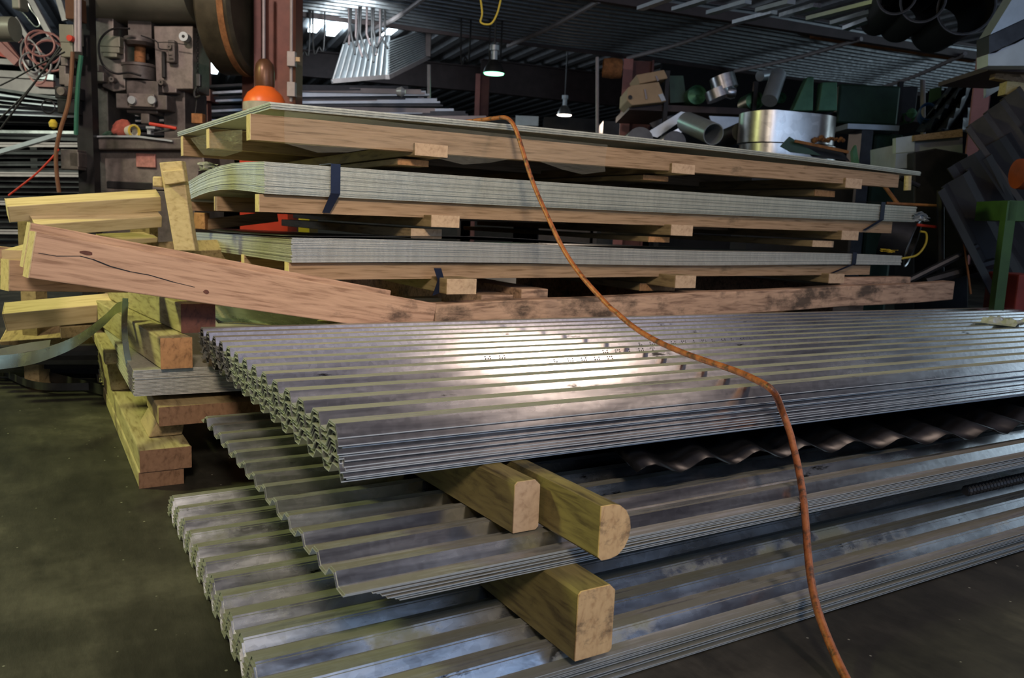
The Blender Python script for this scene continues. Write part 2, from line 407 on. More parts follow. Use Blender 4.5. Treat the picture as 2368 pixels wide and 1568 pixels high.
# roof stock above the deck at the right
for i, (x0, y0, x1, y1, w) in enumerate([(1755, 24, 1830, 4, 20), (1810, 36, 1890, 12, 14), (1868, 44, 2035, 2, 16), (1925, 54, 2050, 18, 14), (1955, 66, 2055, 28, 12), (1640, 30, 1730, 4, 14), (1560, 22, 1650, -6, 14), (1700, 52, 1790, 28, 13), (1480, 20, 1560, -8, 16)]):
    a = vp(x0, y0, 6.6 + .1 * i); b = vp(x1, y1, 6.2 + .1 * i); 
    MB().bar(a, b, .07, .03).build('roofing_strip', [PALEST, STEEL, PALEST][i % 3], label='narrow shiny steel strip among those laid on top of the overhead deck', cat='strip', group='steel strips stored on the overhead deck')
m = MB(); pts = [vp(1420, -20, 7.2), vp(1900, -20, 7.2), vp(2250, 128, 7.2), vp(1800, 78, 7.2)]
for px, py, r in ((2075, -12, 40), (2135, 0, 46), (2235, 15, 58)):
    D = 6.0; c = vp(px, py, D); rr = r / F_PX * D
    t = thing('round_duct', c, {2075: 'leftmost and smallest black round duct stored above the deck at upper right', 2135: 'middle black round duct above the deck at upper right', 2235: 'largest black round duct above the deck beside the white hood'}[px], 'duct')
    ax = (FH * 1 + RH * .30 + Vector((0, 0, .10))).normalized()
    MB().lathe(c, [(rr, 0), (rr, 1.2), (rr - .01, 1.2), (rr - .01, 0), (rr, 0)], 28, ax).build('duct_wall', BLACK, t, smooth=True)
    MB().lathe(c, [(rr + .006, .0), (rr + .006, .03), (rr - .004, .03), (rr - .004, .0), (rr + .006, 0)], 28, ax).build('rim', DKMET, t, smooth=True)

# ------------------------------------------------------------------ columns
def column(px0, px1, y0, y1, D, side_to, label, mat=PINKPAINT):
    t = thing('steel_column', vp((px0 + px1) / 2, y1, D), label, 'column')
    u0 = uz(px0, (y0 + y1) / 2, D)[0]; u1 = uz(px1, (y0 + y1) / 2, D)[0]
    zt = uz(px0, y0, D)[1]
    MB().box(u0, u1, D, D + .02, 0, zt, VIEW).build('front_flange', mat, t)
    um = (u0 + u1) / 2; 
    us = uz(side_to, (y0 + y1) / 2, D + .25)[0]
    MB().box(min(um, us), max(um, us), D + .1, D + .13, 0, zt, VIEW).build('web', BROWNRED, t)
    MB().box(us - .02, us, D + .02, D + .24, 0, zt, VIEW).build('rear_flange', BROWNRED, t)
    return t
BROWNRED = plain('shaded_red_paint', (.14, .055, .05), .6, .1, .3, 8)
column(1437, 1459, 135, 330, 9.5, 1500, 'faded pink steel column behind the carton shelf, right of the warm lamp')
column(1098, 1109, 170, 300, 14, 1131, 'distant pinkish steel column under the dark beam, left of the green lamp')
column(2246, 2284, 95, 420, 6.6, 2250, 'faded pink steel column at the right beside the white hood')
# big red-brown column left of centre, with conduits
D = 5.7
t = thing('steel_column', vp(640, 700, D), 'large red-brown steel column behind the stacked sheets, carrying two conduits', 'column')
def vcol(mb, x0, x1, D, d0, d1, ztop=3.6):
    mb.box(uz(x0, 120, D)[0], uz(x1, 120, D)[0], D + d0, D + d1, 0, ztop, VIEW); return mb
vcol(MB(), 610, 650, D, .02, .06).build('web', plain('red_brown_paint', (.15, .048, .034), .5, .1, .3, 9), t)
vcol(MB(), 596, 612, D, -.08, .16).build('left_flange', MATS['shaded_red_paint'], t)
vcol(MB(), 650, 691, D, -.08, .10).build('right_flange', MATS['red_brown_paint'], t)
cd = thing('wall_conduit', vp(608, 300, D - .1), 'thin pale conduit running down the left edge of the red-brown column', 'conduit')
ptube([(610, -30), (610, 148)], D - .12, .011).build('pipe', PIPE, cd, smooth=True)
cd = thing('wall_conduit', vp(674, 300, D - .1), 'grey conduit with two switch boxes on the right of the red-brown column', 'conduit')
ptube([(674, -30), (673, 235)], D - .12, .010).build('pipe', PIPE, cd, smooth=True)
for y0, y1 in ((118, 153), (189, 223)):
    b = pbox(MB(), 663, y0, 682, y1, D - .16, .05).build('switch_box', PIPE, cd, bevel=.004)
pbox(MB(), 682, 132, 693, 142, D - .15, .02).build('bracket', CARD, cd)
t = thing('steel_post', vp(465, 300, 7), 'orange-red steel post seen between press flywheel and press frame', 'post')
vcol(MB(), 449, 478, 7.2, 0, .1).build('post_body', REDPAINT, t)
pbox(MB(), 440, 205, 486, 232, 7.15, .2).build('foot_plate', REDPAINT, t)
t = MB(); pbox(t, 560, 60, 597, 420, 5.9, .2); t.build('steel_post', MATS['shaded_red_paint'], label='dark brown post directly left of the red-brown conduit column', cat='post')
# gas cylinder
gc = thing('gas_cylinder', Vector((*vp(612, 300, 5.15).to_2d(), 0)), 'tall gas cylinder with orange shoulder and brown valve cap behind the sheets', 'cylinder')
g = vp(612, 240, 5.15); zs = g.z; r = .127
MB().lathe((g.x, g.y, 0), [(0, .0), (r, .0), (r, zs - .01), (r * .97, zs + .02), (r * .8, zs + .06), (r * .55, zs + .085), (.055, zs + .1), (.0, zs + .1)], 32).build('body', ORANGE, gc, smooth=True)
MB().lathe((g.x, g.y, 0), [(.055, zs + .095), (.06, zs + .11), (.06, zs + .19), (.052, zs + .235), (.03, zs + .262), (0, zs + .27)], 24).build('valve_cap', BROWNGL, gc, smooth=True)
MB().lathe((g.x, g.y, 0), [(r + .003, zs - .05), (r * .985 + .003, zs - .0), (r + .003, zs - .05)], 24).build('paper_tag', WHITECL, gc, smooth=True)

# ------------------------------------------------------------------ lamps hanging from the roof
def high_bay(px, py, D, w, mat_glow, label, neck, glowcol):
    c = vp(px, py, D); r = w / 2 / F_PX * D
    t = thing('high_bay_lamp', c, label, 'lamp')
    MB().lathe(c, [(r, 0), (r * .92, r * .35), (r * .6, r * .95), (r * .35, r * 1.2), (0, r * 1.22)], 28).build('shade', DKMET if neck else ALU, t, smooth=True)
    MB().lathe(c, [(0, -.02), (r * .9, -.01), (r * .96, .012), (0, .012)], 28).build('glowing_lens', mat_glow, t, smooth=True)
    h = MB(); h.lathe(c, [(r * .3, r * 1.2), (r * .3, r * 2.0), (r * .45, r * 2.05), (r * .45, r * 2.5), (0, r * 2.5)], 16); h.build('ballast', PALEST, t, smooth=True)
    top = Vector((c.x, c.y, 4.3)); MB().tube([c + Vector((0, 0, r * 2.5)), top], .012, 6).build('hook_rod', DKMET, t)
    return c
cg = high_bay(1142, 170, 9.5, 48, LAMPG, 'high-bay lamp glowing green, hung under the roof at centre', True, 0)
cw = high_bay(1305, 266, 13, 34, LAMPW, 'small high-bay lamp glowing warm white, lower and right of the green one', False, 0)

# ------------------------------------------------------------------ punch press at the left
D = 5.6; S = D / F_PX
pp = thing('punch_press', Vector((*vp(320, 700, D + .3).to_2d(), 0)), 'heavy dark iron punch press standing behind the timber pile at left', 'press')
m = MB(); u0, zt = uz(200, -60, D); u1, _ = uz(450, -60, D); zb = uz(325, 48, D)[1]
prof = [(0, 0), (.0, 1)]
ms = []; hh = zt - zb
poly = []
for k in range(9):
    a = math.pi / 2 * k / 8; poly.append((.28 - .28 * math.sin(a) , zb + .2 - .2 * math.cos(a)))
poly = [(p[0], p[1]) for p in poly]
vs = []
full = poly + [(0, zt), (.6, zt), (.6, zb)]
M2 = VIEW @ Matrix.Translation((u0, D - .22, 0)) @ Matrix(((0, 1, 0, 0), (1, 0, 0, 0), (0, 0, 1, 0), (0, 0, 0, 1)))
m = MB(); m.prism(full, u1 - u0, M2); m.build('crown_guard', GUARD, pp, smooth=True)
def part(name, rects, D_, dep, mat, par=pp, bev=.006, **k):
    m = MB()
    for r in rects: pbox(m, *r, D_, dep)
    return m.build(name, mat, par, bevel=bev, **k)
ppoly(MB(), [(197, 40), (262, 40), (262, 90), (288, 95), (290, 208), (262, 212), (236, 200), (236, 186), (197, 190)], D, .3).build('left_frame', CAST_L, pp, bevel=.006)
ppoly(MB(), [(355, 60), (446, 60), (446, 206), (408, 206), (408, 215), (362, 214)], D, .3).build('right_frame', CAST_L, pp, bevel=.006)
part('left_upright', [(195, 185, 250, 322)], D + .08, .4, CAST)
part('right_upright', [(378, 200, 428, 322)], D + .08, .4, CAST)
part('frame_back', [(262, 40, 360, 180)], D + .32, .1, BLACK)
part('ram_block', [(292, 186, 366, 248), (268, 218, 386, 252)], D - .06, .2, CAST)
rp = part('clamp_plate', [(297, 216, 357, 247)], D - .08, .02, CAST_L)
for px in (307, 353): 
    c = vp(px, 232, D - .08); MB().lathe(c, [(0, 0.02), (.026, .02), (.026, 0), (0, 0)], 16, -FH).build('bolt', PALEST, rp)
part('die_holder', [(292, 248, 364, 262), (325, 262, 345, 286)], D - .02, .16, CAST)
m = MB(); c = vp(324, 186, D + .05); cz = vp(324, 160, D + .05)
m.lathe(c, [(0, 0), (.105, 0), (.108, .08), (.115, .085), (.115, .1), (.1, .105), (0, .105)], 24); m.build('ram_collar', CAST, pp, smooth=True)
m = MB(); m.cyl(vp(324, 160, D + .08), vp(324, 95, D + .08), .035, 16); m.lathe(vp(324, 140, D + .03), [(0, -.03), (.03, -.02), (.035, 0), (.03, .02), (0, .03)], 14); m.build('ram_screw', RUST, pp, smooth=True)
m = MB(); m.lathe(vp(324, 100, D + .06), [(.1, .03), (.1, 0), (.08, -.02), (0, -.02)], 20); pbox(m, 296, 42, 350, 92, D + .02, .2); m.build('connecting_rod', CAST, pp, smooth=True)
part('counter_box', [(229, 82, 277, 108), (232, 108, 276, 122), (238, 122, 270, 132)], D - .06, .06, GUARD)
part('gauge_bracket', [(388, 92, 404, 142), (384, 132, 404, 144)], D - .05, .05, CAST)
part('slot_lever', [(373, 118, 381, 180)], D - .03, .03, BLACK)
for px, py, r_ in ((431, 88, 10), (266, 186, 6), (379, 193, 6), (398, 112, 5), (219, 156, 8)):
    c = vp(px, py, D - .02); rr = r_ * S
    b = MB().lathe(c, [(rr * .35, .05), (rr, .05), (rr, 0), (0, 0)], 18, -FH).build('boss', PALEST if px == 431 else CAST, pp, smooth=True)
    MB().lathe(c - FH * .045, [(0, .0), (rr * .35, 0)], 12, -FH).build('socket', BLACK, b)
part('side_block', [(202, 148, 229, 166), (206, 166, 240, 188)], D - .06, .1, CAST_L)
ptube([(300, 66), (258, 68), (232, 92), (229, 122), (240, 152), (268, 170), (298, 168), (326, 175)], D - .12, .007).build('air_hose', BLACK, pp, smooth=True)
ptube([(326, 82), (362, 96), (368, 112), (388, 115)], D - .1, .004).build('air_line', BLACK, pp, smooth=True)
ptube([(366, 98), (395, 98), (432, 104)], D - .08, .003).build('air_line', BLACK, pp, smooth=True)
bd = ppoly(MB(), [(183, 318), (478, 318), (478, 346), (183, 346)], D - .18, .75).build('bed', CAST, pp, bevel=.01)
ppoly(MB(), [(190, 346), (470, 346), (474, 388), (460, 392), (452, 440), (212, 440), (212, 386), (190, 376)], D - .1, .6).build('base_frame', CAST_L, pp, bevel=.01)
part('base_pedestal', [(212, 440, 452, 760)], D - .1, .55, CAST)
part('base_recess', [(246, 420, 352, 438)], D - .105, .02, BLACK)
part('name_plate', [(314, 355, 359, 387)], D - .12, .02, plain('pink_plate', (.42, .19, .16), .5, .3, .35, 40), bev=.004, label='pinkish worn plate with no readable text')
# flywheel
fw = vp(548, 22, D + .12); ax = (RH + FH * -.06).normalized(); 
fly = MB().lathe(fw, [(0, -.10), (.36, -.10), (.40, -.12), (.425, -.10), (.425, .10), (.40, .12), (.36, .10), (0, .12)], 48, ax).build('flywheel', plain('flywheel_paint', (.075, .062, .04), .45, .3, .5, 7), pp, smooth=True)
MB().lathe(fw + ax * -.16, [(.0, -.02), (.12, -.02), (.12, .02), (.0, .02)], 24, ax).build('hub', CAST, fly, smooth=True)
MB().lathe(fw, [(.432, .04), (.432, .08), (.424, .08)], 48, ax).build('belt', RUST, fly, smooth=True)
MB().cyl(fw - ax * .45, fw, .06, 16).build('drive_shaft', CAST, pp, smooth=True)
ch = thing('hoist_chain', vp(457, 200, D - .1), 'dark hanging chain with hook between press and flywheel', 'chain')
for k in range(26):
    c = vp(457, 68 + k * 6, D - .1); a = FH if k % 2 else RH
    MB().lathe(c, [(.009, -.003), (.011, 0), (.009, .003), (.007, 0), (.009, -.003)], 10, a).build('link', BLACK, ch)
pbox(MB(), 452, 170, 463, 200, D - .12, .03).build('turnbuckle', DKMET, ch, bevel=.006)
ptube([(457, 200), (450, 212), (452, 225), (464, 222)], D - .1, .008).build('hook', BLACK, ch, smooth=True)
t = pbox(MB(), 442, 262, 468, 285, D - .1, .06).build('control_box', RUST, label='small rusty box hanging from a chain right of the press', cat='box', bevel=.005)
ptube([(456, 225), (452, 262)], D - .07, .006).build('cord', BLACK, t)
# things lying on the press bed
bz = uz(320, 318, D - .18)[1]
pl = ppoly(MB(), [(186, 315), (250, 313), (318, 313), (398, 324), (398, 328), (318, 318), (250, 317), (186, 318)], D - .2, .3).build('metal_offcut', PALEST, label='thin pale bent metal strip lying across the press bed', cat='offcut')
gl = thing('work_glove', vp(280, 312, D - .16), 'crumpled coral work glove with yellow cuff lying on the press bed', 'glove')
m = MB()
c0 = vp(284, 300, D - .1)
m.lathe(vp(283, 296, D - .08), [(0, -.06), (.04, -.045), (.055, -.01), (.05, .03), (.03, .055), (0, .06)], 14, (RH * .8 + Vector((0, 0, .5)) + FH * .2)); 
for q, (dx, dy, l) in enumerate(((-20, 4, 22), (-18, -6, 24), (-12, -14, 20), (-6, -16, 14))):
    m.tube(curve([vp(284 + dx * .3, 298 + dy * .3, D - .1), vp(284 + dx * .8, 299 + dy * .6, D - .12 + q * .02), vp(284 + dx - 4, 304 + dy * .3, D - .12 + q * .02)], 4), [.018] * 8 + [.012], 8)
m.build('palm_and_fingers', PINKCLOTH, gl, smooth=True)
m = MB(); a = (RH * .9 - FH * .5 + Vector((0, 0, .05))).normalized(); m.lathe(vp(296, 303, D - .12), [(.03, 0), (.036, .03), (.040, .07), (.034, .07), (.03, .03)], 14, a); m.build('cuff', WHITECL, gl, smooth=True)
m = MB(); m.lathe(vp(308, 304, D - .16), [(.036, 0), (.044, .006), (.044, .016), (.034, .016), (.034, 0)], 16, a); m.build('cuff_edge', YEL, gl, smooth=True)
m = MB(); m.tube(curve([vp(237, 312, D - .1), vp(250, 309, D - .1), vp(264, 305, D - .1)], 4), [.006, .01, .014, .016, .018, .018, .016, .012, .01], 8); m.build('rag', DKGREEN, label='small dark green rag beside the coral glove on the press bed', cat='rag')
tl = thing('pliers', vp(380, 300, D - .1), 'red-handled pliers lying on the press bed', 'pliers')
ptube([(346, 286), (376, 291), (408, 297)], D - .1, .011).build('red_handle', RED, tl, smooth=True)
ptube([(346, 306), (372, 304), (405, 300)], D - .08, .007).build('jaw', DKMET, tl, smooth=True)
tl = MB(); pbox(tl, 337, 292, 358, 297, D - .12, .05); pbox(tl, 340, 297, 348, 310, D - .1, .05); tl.build('steel_block', PALEST, label='small pale steel block beside the pliers on the press bed', cat='block')
# valve stand left of the press
vs_ = thing('valve_stand', Vector((*vp(165, 700, 5.2).to_2d(), 0)), 'upright stand of valves, pipes and green control box left of the press', 'stand')
Dv = 5.25
m = MB(); vcol(m, 152, 190, Dv, .1, .18, 2.2); m.build('post', BLACK, vs_)
def vpart(name, rects, d, dep, mat, bev=.005): 
    m = MB(); [pbox(m, *r, d, dep) for r in rects]; return m.build(name, mat, vs_, bevel=bev)
vpart('green_box', [(136, 56, 170, 98), (140, 98, 168, 132)], Dv - .05, .12, GUARD)
vpart('brown_box', [(150, -10, 177, 44)], Dv - .05, .12, BROWNGL)
vpart('valve_block', [(140, 132, 156, 152), (136, 152, 152, 196), (148, 170, 160, 200)], Dv, .1, CAST_L)
vpart('regulator', [(126, 200, 178, 228), (132, 228, 172, 262)], Dv, .1, BLACK)
vpart('lower_box', [(140, 345, 180, 392), (160, 352, 182, 386)], Dv, .12, CAST)
for px in (176, 184): ptube([(px, -20), (px, 120)], Dv - .05, .012).build('pipe', PIPE, vs_, smooth=True)
c = vp(166, 90, Dv - .06); MB().lathe(c, [(0, .03), (.018, .03), (.02, 0), (0, 0)], 12, -FH).build('red_knob', RED, vs_, smooth=True)
c = vp(146, 212, Dv - .02); MB().lathe(c, [(0, .03), (.025, .03), (.028, 0), (0, 0)], 14, -FH).build('gauge', CAST_L, vs_, smooth=True)
MB().lathe(vp(112, 247, Dv), [(.04, -.004), (.046, 0), (.04, .004), (.036, 0), (.04, -.004)], 20, FH).build('wire_loop', BLACK, vs_)
def hose(pts, r, mat, label, D=5.0, name='hose'):
    return ptube(pts, D, r).build(name, mat, smooth=True, label=label, cat='hose' if name == 'hose' else name)
hose([(168, 120), (165, 180), (158, 240), (140, 300), (130, 350), (131, 400), (137, 445)], .012, HOSEB, 'brown air hose hanging down the front of the valve stand')
hose([(188, 128), (182, 180), (178, 240), (176, 312)], .013, HOSEG, 'dark green hose running down beside the press frame')
hose([(136, 345), (120, 365), (80, 405), (20, 452)], .006, RED, 'thin dark red line slanting down left of the brown hose', name='wire')
hose([(138, 108), (110, 150), (60, 215), (0, 275)], .006, BLACK, 'black wire slanting from the green control box to the left edge', name='wire')
hose([(142, 112), (100, 165), (50, 232), (0, 300)], .006, BLACK, 'lower of two parallel black wires slanting to the left edge', name='wire')
hose([(150, 120), (90, 150), (40, 178), (0, 198)], .005, BLACK, 'short black wire above the parallel pair at the left edge', name='wire')
hose([(38, 20), (55, 32), (80, 60), (92, 58), (85, 40), (70, 20), (60, -5)], .005, STRIPG, 'looped pale green cord hanging at the upper left', D=6, name='cord')
hose([(1110, -10), (1115, 30), (1112, 52), (1135, 55), (1150, 30), (1160, -10)], .007, YEL, 'thin yellow-green cord looping down from the deck at top centre', D=6, name='cord')
# yellow valve tap
m = MB(); m.lathe(vp(123, 288, 5.1), [(0, -.03), (.022, -.015), (.026, .01), (.012, .03), (0, .03)], 10); m.build('tap_handle', YEL, vs_, smooth=True)

# ------------------------------------------------------------------ long profiles racked behind the press
trim_grp = 'folded steel trims racked behind the press'
import itertools
rk = [(0, 208, 124, 229, .014, PALEST), (0, 218, 124, 234, .03, WHITE), (0, 232, 120, 244, .014, PALEST), (0, 240, 122, 250, .018, STEEL), (0, 250, 112, 255, .03, WHITE), (0, 262, 120, 264, .012, DKMET), (0, 270, 130, 272, .02, STEEL), (0, 282, 125, 285, .012, PALEST), (0, 306, 130, 308, .016, STEEL), (0, 318, 128, 322, .02, STEEL)]
lamps_ = []
for i, (x0, y0, x1, y1, h, mt) in enumerate(rk):
    D_ = 7.2 + .05 * i
    a = vp(x0 - 160, y0 - (y1 - y0) * 1.2, D_); b = vp(x1 + 120 + 25 * (i % 3), y1 + (y1 - y0) * .8, D_)
    m = MB(); m.bar(a, b, .12, h * 1.6); m.bar(a + Vector((0, 0, -h)), b + Vector((0, 0, -h)), .02, h * 2); m.build('steel_trim', WHITE if i in (1, 4) else (STEEL if i in (3, 8) else DKMET), label='long shiny folded steel trim in the rack left of and behind the press', cat='trim', group=trim_grp)
t = MB().bar(vp(-20, 358, 6.2), vp(135, 312, 6.2), .05, .03).build('steel_angle', PALEST, label='pale steel angle slanting up towards the valve stand at left', cat='angle')
for i in range(22):
    y = 338 + i * 13 + U(-2, 2); D_ = 7.0 + .04 * (i % 5)
    a = vp(-160, y + U(-6, 2), D_); b = vp(420 + U(-20, 40), y + U(-4, 6), D_ + .1)
    m = MB(); m.bar(a, b, .16, .012); m.bar(a + FH * -.07 + Vector((0, 0, -.016)), b + FH * -.07 + Vector((0, 0, -.016)), .006, .03)
    m.build('steel_channel', DKMET if i % 5 else PIPE, label='dark steel channel stacked low in the rack behind the timber pile', cat='channel', group='dark channels stacked in the lower rack')
for i in range(12):
    y = 214 + i * 9; a = vp(250, y + U(0, 12), 6.9 + .03 * i); b = vp(600, y - 18 + i * 3 + U(-4, 4), 7.4 + .03 * i)
    MB().bar(a, b, .14, .02).build('steel_trim', STEEL if i % 2 else DKMET, label='steel trim end seen through the gap between press and brown post', cat='trim', group='steel trims seen through the press')
for i in range(11):
    y = 206 + i * 7; a = vp(600, y + U(-2, 6), 7 + .03 * i); b = vp(940 + i * 16 + U(-25, 25), y + 2 + U(-5, 6), 7.6 + .03 * i)
    m = MB(); m.bar(a, b, .16, .016); m.bar(a - FH * .08 + Vector((0, 0, .014)), b - FH * .08 + Vector((0, 0, .014)), .01, .035)
    m.build('steel_trim', [DKMET, PIPE, PALEST][i % 3], label='grey steel trim in the long bundle lying behind the top flat bundle', cat='trim', group='trim bundle behind the top flat sheets')
t = MB().lathe(vp(915, 212, 7), [(0, 0), (.03, .01), (.045, .05), (.02, .08), (0, .08)], 12, RH).build('work_light', PALEST, smooth=True, label='small pale fitting sitting on the trim bundle below the dark beam', cat='fitting')
pbox(MB(), 918, 206, 936, 214, 7, .05).build('housing', PALEST, t)
# supports of the racks
for px, lab in ((60, 'dark rack post at the far left behind the yellow boards'), (880, 'dark rack post under the trim bundle behind the flat sheets')):
    m = MB(); vcol(m, px, px + 16, 7.5, 0, .1, uz(px, 330, 7.5)[1] if px < 100 else uz(px, 262, 7.5)[1]); m.build('rack_post', BLACK, label=lab, cat='post')
# red rafters and clutter at upper left
for i, (x0, y0, x1, y1, w, mt, lab) in enumerate([
    (-10, 95, 42, 146, .07, PINKPAINT, 'pink diagonal brace at the upper left edge'), (4, 88, 52, 150, .05, REDPAINT, 'dark red diagonal brace beside the pink one'),
    (62, -20, 118, 84, .05, PIPE, 'pale roof purlin slanting behind the looped cord'), (36, 42, 66, 90, .04, PIPE, 'short pale purlin below the dark green housing'),
    (132, -20, 152, 48, .05, PIPE, 'pale roof purlin just left of the valve stand'), (-10, 142, 70, 146, .05, PIPE, 'horizontal rusty rail at the left edge above the trims'),
    (-20, 118, 25, 128, .06, RED, 'bright red bar at the left edge'), (36, 80, 50, 96, .05, PINKPAINT, 'small pink gusset by the green housing'),
    (92, 176, 126, 180, .05, PALEST, 'pale bar behind the valve stand'), (84, 194, 126, 196, .05, PINKPAINT, 'pinkish bar just above the trims by the valve stand'),
    (-10, 170, 95, 176, .06, PIPE, 'grey rail running above the rack at left')]):
    MB().bar(vp(x0, y0, 7.8 + .02 * i), vp(x1, y1, 7.8 + .02 * i), w, w * .8, up=FH).build('steel_brace', mt, label=lab, cat='brace')
pbox(MB(), -30, 176, 128, 215, 8.0, .1).build('metal_board', PIPE, label='flat grey panel behind the trim rack at left', cat='panel')
cr = thing('coiled_hose', vp(100, 110, 7.4), 'tangle of coiled pinkish hose hung above the rack at left', 'hose')
for k in range(7):
    c = vp(U(70, 118), U(95, 160), 7.3 + .03 * k); MB().lathe(c, [(.11 + .01 * k, -.008), (.118 + .01 * k, 0), (.11 + .01 * k, .008), (.10 + .01 * k, 0), (.11 + .01 * k, -.008)], 22, (FH + RH * U(-.6, .6) + Vector((0, 0, U(-.4, .4))))).build('coil', PIPE if k % 2 else PINKPAINT, cr, smooth=True)
t = MB().cyl(vp(-40, 67, 5.5), vp(35, 68, 5.5), .078, 20); t.build('motor_housing', GUARD, smooth=True, label='dull green round housing poking in at the left edge', cat='housing')
pbox(MB(), 26, -10, 46, 20, 5.5, .1).build('junction_box', GUARD, label='small dull green box at the top left', cat='box', bevel=.01)

# ------------------------------------------------------------------ pale panels and pipes hanging at centre top
def ribbed(name, quad, D0, D1, n, mat, label, cat, horiz):
    a, b, c, d = [vp(*q[:2], D0 if i in (0, 3) else D1) for i, q in enumerate(quad)]
    t = thing(name, (a + b + c + d) / 4, label, cat)
    nrm = (b - a).cross(d - a).normalized()
    m = MB(); m.hexa([a, b, c, d] + [p + nrm * .015 for p in (a, b, c, d)]); m.build('backing', mat, t)
    m = MB()
    for k in range(n + 1):
        s = k / n
        p, q = (a.lerp(d, s), b.lerp(c, s)) if horiz else (a.lerp(b, s), d.lerp(c, s))
        m.tube([p - nrm * .01, q - nrm * .01], .012, 6)
    m.build('ribs', mat, t, smooth=True)
    m = MB(); m.bar(d, c, .05, .05); m.build('bottom_rail', PIPE, t)
    return t
ribbed('ribbed_panel', [(795, 100), (900, 80), (892, 178), (768, 188)], 9.8, 10.2, 9, PALEST, 'pale ribbed panel hanging in the skylight glare, left one of two', 'panel', False)
ribbed('ribbed_panel', [(897, 98), (985, 68), (990, 132), (896, 178)], 9.5, 10.5, 14, PALEST, 'silvery ribbed panel hanging right of the brown pipes', 'panel', True)
pbox(MB(), 984, 70, 996, 130, 10.4, .06).build('frame_post', BEAM, label='dark post at the right end of the silvery ribbed panel', cat='post')
for i in range(12):
    x = 800 + i * 8; MB().tube([Vector((*vp(x, 40, 9.4).to_2d(), 4.3)), vp(x + U(-12, 12), 65 + U(0, 20), 9.4), vp(x + U(-14, 14), 100 + U(0, 75) * (i / 12 + .2), 9.3)], .012, 6).build('rusty_pipe', [BEAM, BLACK, BLACK][i % 3], smooth=True, label='rusty pipe in the tangled cluster hanging by the pale ribbed panels', cat='pipe', group='rusty pipes hanging at centre top')
for i, (x, y, s) in enumerate([(708, 85, 1), (742, 75, 1), (1080, 98, .8), (1150, 112, 1)]):
    MB().tube(curve([Vector((*vp(x - 18 * s, y, 9.6).to_2d(), 4.3)), vp(x - 18 * s, y + 20, 9.6), vp(x - 4, y + 34, 9.6), vp(x + 8 * s, y + 12, 9.6), Vector((*vp(x + 8 * s, y, 9.6).to_2d(), 4.3))], 8), .010).build('cable_loop', BLACK, smooth=True, cat='cable', label=['black cable loop under the left skylight', 'black cable loop between the two skylights', 'black cable loop hanging left of the green lamp', 'black cable loop hooked above the green lamp'][i])
pbox(MB(), 1192, 268, 1245, 290, 12, .3).build('distant_sign_board', WHITE, label='pale bluish board far back between the two lamps', cat='board')
# distant shapes beneath roof
for i, (x0, y0, x1, y1, D_, lab) in enumerate([(1100, 270, 1190, 330, 13, 'dark crate far back under the green lamp'), (1250, 272, 1370, 330, 14, 'dark crate far back under the warm lamp'), (1385, 280, 1432, 330, 12, 'grey crate far back left of the pink column'), (700, 255, 1060, 330, 10, 'long dark cabinet far back behind the trim bundle')]):
    pbox(MB(), x0, y0, x1, floor_py(x0, D_), D_, .6).build('crate', DKMET if i == 2 else BLACK, label=lab, cat='crate')

# ------------------------------------------------------------------ shelf of stock under the deck, right of centre
Ds = 8.2
sh = thing('storage_shelf', Vector((*vp(1620, 400, Ds).to_2d(), 0)), 'dark steel shelf under the deck holding cartons and duct pieces', 'shelf')
zsf = uz(1620, 246, Ds)[1]
MB().box(uz(1455, 250, Ds)[0], uz(2200, 250, Ds)[0], Ds, Ds + 1.1, zsf - .06, zsf, VIEW).build('shelf_board', BEAM, sh)
for x in (1538, 1742, 1868, 2075): 
    m = MB(); u = uz(x, 240, Ds)[0]; m.box(u - .02, u + .02, Ds - .05, Ds, 0, uz(x, 165 if x < 1600 else 190, Ds)[1], VIEW); m.build('shelf_post', BLACK, sh)
zlb = uz(1620, 352, 7)[1]; MB().box(uz(1440, 340, 7)[0], uz(1725, 340, 7)[0], 6.85, 8.1, zlb - .05, zlb, VIEW).build('lower_board', BEAM, sh)
def carton(px, label, rot):
    t = thing('carton', vp((px[0] + px[2]) / 2, px[3], Ds), label, 'carton')
    return t
t = thing('carton', vp(1495, 240, Ds - .1), 'larger brown carton lying on the shelf edge beside the pink column', 'carton')
ppoly(MB(), [(1452, 202), (1462, 197), (1524, 189), (1541, 234), (1534, 236), (1462, 244), (1450, 232)], Ds - .15, .6).build('box_body', CARD, t, bevel=.01)
ppoly(MB(), [(1522, 219), (1533, 216), (1540, 232), (1530, 234)], Ds - .165, .01).build('white_label', WHITE, t)
ppoly(MB(), [(1489, 206), (1493, 206), (1497, 228), (1493, 230)], Ds - .165, .01).build('grey_strap', PIPE, t)
MB().lathe(vp(1457, 225, Ds - .16), [(0, .01), (.02, .01), (.02, 0)], 12, -FH).build('hand_hole', BLACK, t)
t = thing('carton', vp(1510, 192, Ds), 'smaller tilted brown carton resting on top of the larger carton', 'carton')
ppoly(MB(), [(1471, 173), (1536, 161), (1545, 181), (1480, 194)], Ds - .1, .5).build('box_body', CARD, t, bevel=.01)
ppoly(MB(), [(1515, 176), (1519, 174), (1524, 186), (1520, 188)], Ds - .115, .01).build('grey_strap', PIPE, t)
MB().lathe(vp(1416, 158, 9.2), [(.10, -.1), (.11, 0), (.10, .1), (.09, 0), (.10, -.1)], 22, RH).build('metal_hoop', RUST, label='dark hoop hanging just left of the pink column under the deck', cat='hoop')
t = ppoly(MB(), [(1548, 175), (1580, 175), (1588, 236), (1550, 238)], Ds + .1, .3).build('metal_board', DKGREEN, label='dark green panel standing on the shelf right of the cartons', cat='panel')
